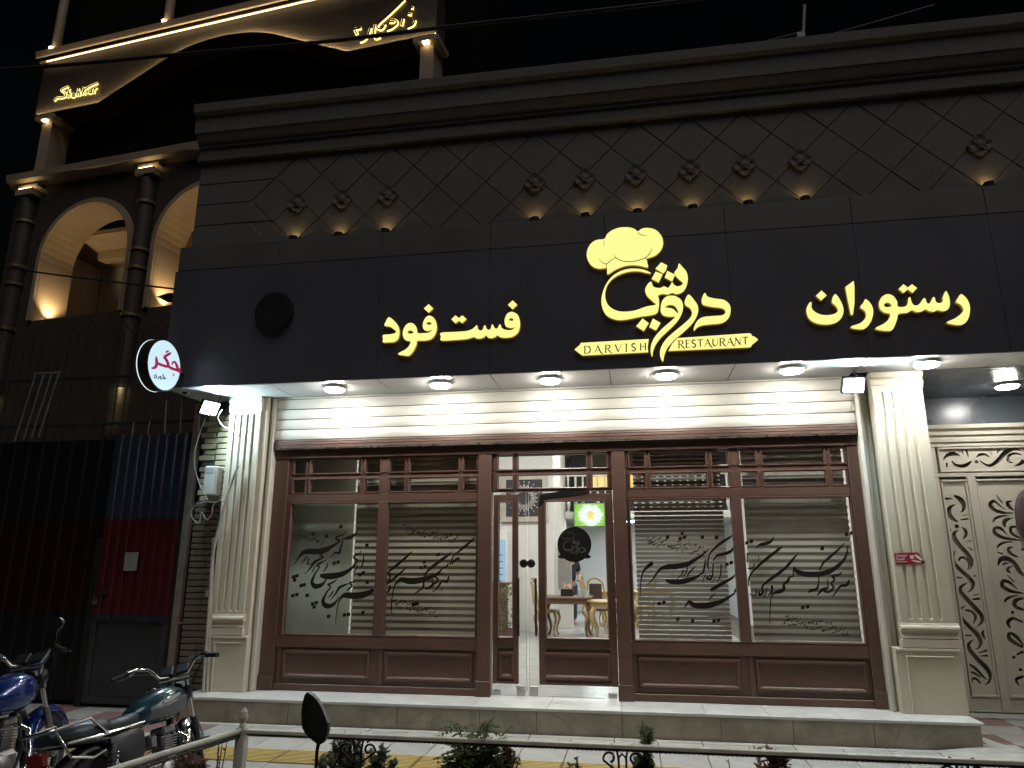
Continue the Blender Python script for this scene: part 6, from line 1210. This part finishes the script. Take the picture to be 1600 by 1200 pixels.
    def guard(cx, a0, a1, r, w, m, steered, name):
        g = st if steered else (lambda q: q); n = 14; V = []
        for i in range(n + 1):
            a = a0 + (a1 - a0) * i / n
            for l, dr in ((-w, -0.03), (-w * 0.8, 0.0), (-w * 0.3, 0.018), (w * 0.3, 0.018), (w * 0.8, 0.0), (w, -0.03)): V.append(g((cx + (r + dr) * math.cos(a), l, 0.30 + (r + dr) * math.sin(a))))
        o = MB().add(V, [(i * 6 + j, i * 6 + j + 1, (i + 1) * 6 + j + 1, (i + 1) * 6 + j) for i in range(n) for j in range(5)]).build(name, m, t, True); md = o.modifiers.new('thick', 'SOLIDIFY'); md.thickness = 0.004
    guard(1.20, math.radians(25), math.radians(168), 0.325, 0.072, CHROME if paint is TEAL else BLUE, True, 'front_mudguard')
    guard(0.0, math.radians(60), math.radians(205), 0.345, 0.075, BLACKP, False, 'rear_mudguard')
    bx('tail_lamp', -0.40, -0.34, -0.06, 0.06, 0.60, 0.69, REDP, t, 0.012); bx('number_plate', -0.415, -0.41, -0.09, 0.09, 0.44, 0.56, mat('blank_plate', (0.45, 0.45, 0.43), 0.5), t, 0.002)
    MB().lathe([(0.0, -0.10), (0.055, -0.09), (0.085, -0.03), (0.088, 0.03), (0.08, 0.045), (0.0, 0.055)], st((1.02, 0, 0.86)), (math.cos(steer), math.sin(steer), 0), 22).build('headlamp', BLACKP, t, True)
    # instruments
    for s_ in (-1, 1):
        q = [st(p) for p in ((0.90, 0.012 * s_, 0.99), (0.90, 0.105 * s_, 0.99), (0.985, 0.105 * s_, 1.055), (0.985, 0.012 * s_, 1.055), (0.94, 0.012 * s_, 0.95), (0.94, 0.105 * s_, 0.95), (1.025, 0.105 * s_, 1.01), (1.025, 0.012 * s_, 1.01))]
        MB().add(q, [(0, 1, 2, 3), (4, 7, 6, 5), (0, 4, 5, 1), (1, 5, 6, 2), (2, 6, 7, 3), (3, 7, 4, 0)]).build('instrument', BLACKP, t, bevel=0.006)
    # engine
    eng = bx('engine_case', 0.44, 0.74, -0.11, 0.11, 0.23, 0.42, GREYM, t, 0.03)
    for k in range(8): bx('cooling_fin', 0.60 + k * 0.006, 0.735 + k * 0.006, -0.075, 0.075, 0.425 + k * 0.018, 0.432 + k * 0.018, GREYM, eng, 0)
    bx('cylinder', 0.625, 0.73, -0.055, 0.055, 0.42, 0.57, GREYM, eng, 0.01); bx('cylinder_head', 0.63, 0.77, -0.065, 0.065, 0.572, 0.63, GREYM, eng, 0.015)
    MB().lathe([(0.085, 0), (0.08, 0.025), (0.05, 0.04), (0.0, 0.045)], (0.58, -0.105, 0.32), (0, -1, 0), 20).build('clutch_cover', GREYM, eng, True)
    bx('carburettor', 0.52, 0.60, -0.04, 0.04, 0.50, 0.60, GREYM, eng, 0.015)
    MB().tube([(0.76, -0.04, 0.58), (0.84, -0.08, 0.52), (0.82, -0.12, 0.30), (0.60, -0.15, 0.20), (0.30, -0.17, 0.22)], 0.019, 10).build('exhaust_pipe', CHROME, t, True); MB().tube([(0.30, -0.17, 0.22), (0.24, -0.175, 0.23), (-0.30, -0.19, 0.33), (-0.36, -0.19, 0.34)], [0.022, 0.042, 0.045, 0.03], 14).build('muffler', CHROME, t, True)
    MB().tube([(0.50, 0.08, 0.22), (0.55, 0.24, 0.0)], 0.011, 8).build('side_stand', BLACKP, t, True)
    for i, pts in enumerate(([(0.75, -0.25, 1.04), (0.95, -0.16, 0.95), (0.90, -0.06, 0.72)], [(0.75, 0.25, 1.04), (0.98, 0.12, 0.98), (0.92, 0.05, 0.75)], [(0.78, -0.24, 1.03), (0.86, -0.12, 0.88), (0.70, -0.03, 0.64)])): MB().tube(smoothline([st(p) for p in pts], 6), 0.005, 5).build('control_cable', CABLEB, t, True)
    if mirrors:
        s_ = -1
        MB().tube([st(p) for p in ((0.76, 0.25 * s_, 1.07), (0.79, 0.25 * s_, 1.17), (0.77, 0.29 * s_, 1.24))], 0.006, 6).build('mirror_stem', CHROME, t, True)
        loft(MB(), [(0.78, 0.02, 1.20, 1.24, 0.34 * s_), (0.775, 0.065, 1.195, 1.285, 0.34 * s_), (0.755, 0.065, 1.195, 1.285, 0.34 * s_)], 14).build('mirror', BLACKP, t, True)
    return t
motorcycle('dark teal motorcycle with silver tank stripe parked by the planter rail', (-3.12, -3.856, 0.0), 1.477, 0.25, 0.476, 0.90, TEAL, True, False)
motorcycle('bright blue tanked motorcycle cut off by the left picture edge', (-4.24, -4.02, 0.0), 1.56, 0.13, 0.30, 0.95, BLUE, False, True)

# ------------------------------------------------------------------ planter, rail, ironwork
bed = bx('planter_bed', -2.24, 3.4, -5.3, -3.98, -0.13, 0.10, SOIL); tag(bed, 'long soil filled planter bed under the cream rail', 'planter')
YR = -4.0
rl = wthing('planter_rail', 'low cream painted rail with twisted bar around the planter bed', 'rail', (-2.19, YR, 0))
bx('top_bar', -2.158, 3.37, YR - 0.02, YR + 0.02, 0.714, 0.733, RAILW, rl, 0.003)
tw = []
for k in range(900):
    q = k / 899; tw.append((-2.15 + 5.55 * q, YR - 0.004 + 0.0012 * math.cos(q * 1500), 0.706 + 0.0012 * math.sin(q * 1500)))
MB().tube(tw, 0.006, 6).build('twisted_bar', TWIST, rl, True)
MB().tube([(-2.185, YR - 0.01, 0.728), (-2.33, -4.70, 0.728), (-2.43, -5.3, 0.728)], 0.016, 10).build('top_bar', RAILW, rl, True)
MB().tube([(-2.187 - 0.24 * q / 299 + 0.0025 * math.cos(q * 1.7), YR - 0.012 - 1.29 * q / 299, 0.702 + 0.0025 * math.sin(q * 1.7)) for q in range(300)], 0.0095, 5).build('twisted_bar', TWIST, rl, True)
for x, y in ((-2.185, YR), (-2.43, -5.3), (3.4, YR)):
    po = bx('rail_post', x - 0.027, x + 0.027, y - 0.027, y + 0.027, 0.0, 0.745, RAILW, rl, 0.004)
    MB().lathe([(0.012, 0.745), (0.022, 0.75), (0.012, 0.762), (0.011, 0.772), (0.024, 0.785), (0.026, 0.80), (0.018, 0.815), (0.020, 0.825), (0.006, 0.842), (0.0, 0.846)], (x, y, 0), n=14).build('finial', RAILW, po, True)
def spiral(cx, cz, r0, turns, a0, sgn, n=26): return [(cx + sgn * (r0 * (1 - 0.72 * k / (n - 1))) * math.cos(a0 + turns * 2 * PI * k / (n - 1)), YR + 0.0, cz + (r0 * (1 - 0.72 * k / (n - 1))) * math.sin(a0 + turns * 2 * PI * k / (n - 1))) for k in range(n)]
def scroll(u, v, label):
    c = atY(u, v, YR); t = wthing('iron_scroll', label, 'scroll', (c.x, YR, 0.1), 'iron scrolls below the rail')
    for s_ in (-1, 1):
        sp = spiral(c.x + s_ * 0.062, c.z - 0.035, 0.035, 0.95, -0.3, s_); up_ = spiral(c.x + s_ * 0.047, c.z + 0.012, 0.02, 0.8, 3.4, s_)
        MB().tube([(c.x + s_ * 0.012, YR, 0.12), (c.x + s_ * 0.016, YR, c.z - 0.14), (c.x + s_ * 0.02, YR, c.z - 0.03), (c.x + s_ * 0.03, YR, c.z + 0.02), (c.x + s_ * 0.052, YR, c.z + 0.03), (c.x + s_ * 0.062, YR, c.z + 0.012), (c.x + s_ * 0.05, YR, c.z + 0.002)], 0.006, 6).build('scroll_bar', IRON, t, True)
        MB().tube([(c.x + s_ * 0.018, YR, c.z - 0.10)] + sp[::-1][-22:][::-1], 0.006, 6).build('scroll_bar', IRON, t, True)
    MB().tube([(c.x - 0.02, YR, c.z - 0.09), (c.x - 0.018, YR, c.z - 0.03), (c.x, YR, c.z - 0.012), (c.x + 0.018, YR, c.z - 0.03), (c.x + 0.02, YR, c.z - 0.09)], 0.006, 6).build('hoop', IRON, t, True)
scroll(972, 1174, 'black iron scroll ornament below the rail in the middle of the planter'); scroll(1503, 1195, 'black iron scroll ornament below the rail at the right'); scroll(560, 1160, 'black iron scroll ornament below the rail beside the round mirror')
# ------------------------------------------------------------------ plants in the bed
def leafy(name, label, u, v, Y, h, spread, nst, nleaf, ll, lw, m, seed, kind):
    random.seed(seed); c = atY(u, v, Y); base = Vector((c.x, Y, 0.09)); H = c.z - 0.09
    t = thing(name, label, 'plant', tuple(base), group='plants in the bed'); sm = MB(); lf = MB()
    for s_ in range(nst):
        a = random.uniform(0, 2 * PI); q = random.uniform(0.15, 1.0) * spread; top = Vector((q * math.cos(a), q * math.sin(a) * 0.7, H * random.uniform(0.72, 1.0) if s_ else H))
        if s_ == 0: top.x *= 0.2; top.y *= 0.2
        pts = smoothline([(0.02 * math.cos(a), 0.02 * math.sin(a), 0), (top.x * 0.35, top.y * 0.35, top.z * 0.55), (top.x, top.y, top.z)], 6)
        sm.tube(pts, [0.006 - 0.004 * i / (len(pts) - 1) for i in range(len(pts))], 5)
        for k in range(nleaf):
            w = random.uniform(0.45, 1.0); i = min(int(w * (len(pts) - 1)), len(pts) - 2); p = Vector(pts[i]).lerp(Vector(pts[i + 1]), random.random())
            if kind == 'fern': d = Vector((random.uniform(-1, 1), random.uniform(-0.5, 0.5), random.uniform(-0.15, 0.6)))
            else: d = Vector((random.uniform(-1, 1), random.uniform(-1, 1), random.uniform(-0.1, 1.1)))
            d.normalize(); side = d.cross(Vector((random.uniform(-0.4, 0.4), random.uniform(-0.4, 0.4), 1))).normalized(); nn = side.cross(d)
            if kind == 'fern':                                   # a frond: paired narrow leaflets along a rib
                L_ = ll * random.uniform(0.6, 1.1)
                for j in range(7):
                    b = p + d * L_ * (j / 7) + Vector((0, 0, -0.05 * (j / 7) ** 2)); l2 = L_ * 0.42 * (1 - j / 9)
                    for sg in (-1, 1):
                        e1 = (d * 0.6 + side * sg).normalized(); tip = b + e1 * l2 + nn * random.uniform(-0.01, 0.01) - Vector((0, 0, l2 * 0.2)); wv = d * lw
                        o = len(lf.v); lf.v += [tuple(b - wv * 0.3), tuple(b + e1 * l2 * 0.45 + wv), tuple(tip), tuple(b + e1 * l2 * 0.45 - wv * 0.8)]; lf.f += [[o, o + 1, o + 2], [o, o + 2, o + 3]]; lf.mi += [0, 0]
            else:
                L_ = ll * random.uniform(0.6, 1.2); W_ = lw * random.uniform(0.7, 1.2); o = len(lf.v); cup = nn * L_ * 0.12
                lf.v += [tuple(p), tuple(p + d * L_ * 0.45 + side * W_ + cup), tuple(p + d * L_), tuple(p + d * L_ * 0.45 - side * W_ + cup), tuple(p + d * L_ * 0.5)]
                lf.f += [[o, o + 1, o + 4], [o + 1, o + 2, o + 4], [o + 2, o + 3, o + 4], [o + 3, o, o + 4]]; lf.mi += [0] * 4
    sm.build('stems', STEM, t); f = lf.build('foliage', m, t); f['kind'] = 'stuff'; return t
leafy('leafy_shrub', 'dusty green small leaved shrub right of the black mirror', 535, 1152, -3.93, 0, 0.15, 30, 80, 0.042, 0.011, LEAFD, 21, 'leaf')
leafy('leafy_shrub', 'low sparse green shrub between mirror shrub and fern leaved plant', 595, 1165, -3.95, 0, 0.09, 16, 50, 0.042, 0.012, LEAFD, 22, 'leaf')
leafy('fern_plant', 'tall green plant with feathery fern like leaves in the planter', 748, 1128, -3.92, 0, 0.17, 14, 15, 0.17, 0.013, LEAFG, 23, 'fern')
leafy('dry_shrub', 'dry reddish brown shrub beside the fern leaved plant', 790, 1165, -3.96, 0, 0.09, 20, 60, 0.03, 0.010, LEAFB, 24, 'leaf')
leafy('dry_twigs', 'thin dry brown sprig left of the middle iron scroll', 903, 1183, -3.96, 0, 0.05, 10, 26, 0.035, 0.012, LEAFG, 25, 'leaf')
leafy('leafy_shrub', 'fresh green shrub with upright shoot just right of middle scroll', 1006, 1140, -3.90, 0, 0.065, 14, 50, 0.05, 0.017, LEAFG, 26, 'leaf')
leafy('dry_shrub', 'withered brown shrub left of the right iron scroll', 1205, 1172, -3.92, 0, 0.10, 20, 44, 0.045, 0.013, LEAFB, 27, 'leaf')
leafy('dry_shrub', 'dry reddish shrub behind the side rail next to the teal motorcycle', 300, 1172, -4.05, 0, 0.10, 22, 60, 0.03, 0.010, LEAFB, 28, 'leaf')
leafy('weed_stalks', 'thin dry weed stalks left of the rail post', 345, 1150, -4.05, 0, 0.09, 5, 3, 0.03, 0.014, LEAFB, 29, 'leaf')
leafy('dry_twigs', 'thin dry stalks far right in the planter bed', 1140, 1186, -3.95, 0, 0.06, 3, 2, 0.03, 0.005, LEAFB, 30, 'leaf')
# ------------------------------------------------------------------ mirror of a motorcycle standing just below the picture
YM = -5.45
mr_ = wthing('motorcycle_mirror', 'black hexagonal motorcycle mirror on a thin stem in the foreground', 'mirror', tuple(atY(495, 1215, YM)))
out_ = [(484, 1080), (499, 1092), (508, 1110), (516, 1128), (514, 1148), (508, 1159), (500, 1160), (485, 1148), (477, 1136), (475, 1112), (478, 1092)]
inn_ = [(487, 1088), (498, 1098), (505, 1112), (511, 1129), (510, 1146), (504, 1154), (500, 1154), (487, 1143), (481, 1133), (480, 1112), (482, 1096)]
plate_mesh(MB(), [smoothline(out_, 2, True)], onY(YM), 0.022).build('mirror_shell', BLACKP, mr_, bevel=0)
plate_mesh(MB(), [smoothline(inn_, 2, True)], onY(YM - 0.0222), 0.001).build('mirror_glass', mat('dark_mirror_glass', (0.03, 0.032, 0.03), 0.16, metal=0.3), mr_)
MB().tube([atY(499, 1156, YM), atY(495, 1175, YM), atY(493, 1215, YM), atY(492, 1245, YM)], [0.008, 0.006, 0.006, 0.007], 8).build('mirror_stem', BLACKP, mr_, True)
g0 = atY(492, 1245, YM); MB().tube([g0 + Vector((-0.05, 0, 0)), g0 + Vector((0.04, 0.02, 0.0)), g0 + Vector((0.16, 0.06, -0.03))], 0.016, 10).build('handlebar_clamp', BLACKP, mr_, True)
# ------------------------------------------------------------------ overhead cables and roof bits
cable('overhead_cable', 'thick black overhead cable crossing in front of the glowing frieze', [atY(-260, 125, -1.5), atY(70, 104, -1.5), atY(289, 84, -1.5), atY(499, 66, -1.5), atY(700, 42, -1.5), atY(1045, 4, -1.5), atY(1300, -30, -1.5)], 0.022, CABLEB)
cable('overhead_cable', 'thin dark cable strung across the lit arches to the fascia', [atY(-60, 405, -0.4), atY(43, 423, -0.4), atY(150, 437, -0.4), atY(260, 450, -0.4), atY(290, 453, -0.5)], 0.012, CABLEB)
an = wthing('roof_mast', 'thin pale mast standing on the parapet at upper right', 'mast', tuple(atY(1253, 72, 0.3))); a, b = atY(1254, 75, 0.3), atY(1257, 8, 0.3)
MB().tube([a, b], 0.02, 8).build('mast', mat('pale_mast', (0.35, 0.33, 0.30), 0.6), an); bx('mast_foot', a.x - 0.06, a.x + 0.04, 0.26, 0.34, 7.62, a.z + 0.22, mat('pale_mast', (0.35, 0.33, 0.30), 0.6), an)
MB().tube([atY(1130, 82, 0.6), atY(1254, 50, 0.6)], 0.012, 6).build('stay_wire', FEN, an); MB().tube([atY(1258, 66, 0.6), atY(1460, 8, 0.6)], 0.012, 6).build('stay_wire', FEN, an)
br = wthing('bird_spike_bracket', 'small dark bracket arm sticking out left of the fascia', 'bracket', tuple(atY(285, 465, -0.75))); a, b = atY(244, 463, -0.75), atY(288, 466, -0.75)
MB().add([a, a + Vector((0.12, 0, -0.06)), b + Vector((0, 0, -0.03)), b + Vector((0, 0, 0.05)), a + Vector((0.16, 0, 0.035))] + [q + Vector((0, 0.06, 0)) for q in (a, a + Vector((0.12, 0, -0.06)), b + Vector((0, 0, -0.03)), b + Vector((0, 0, 0.05)), a + Vector((0.16, 0, 0.035)))], [(0, 1, 2, 3, 4), (9, 8, 7, 6, 5)] + [(i, (i + 1) % 5, 5 + (i + 1) % 5, 5 + i) for i in range(5)]).build('arm', DARKM, br)
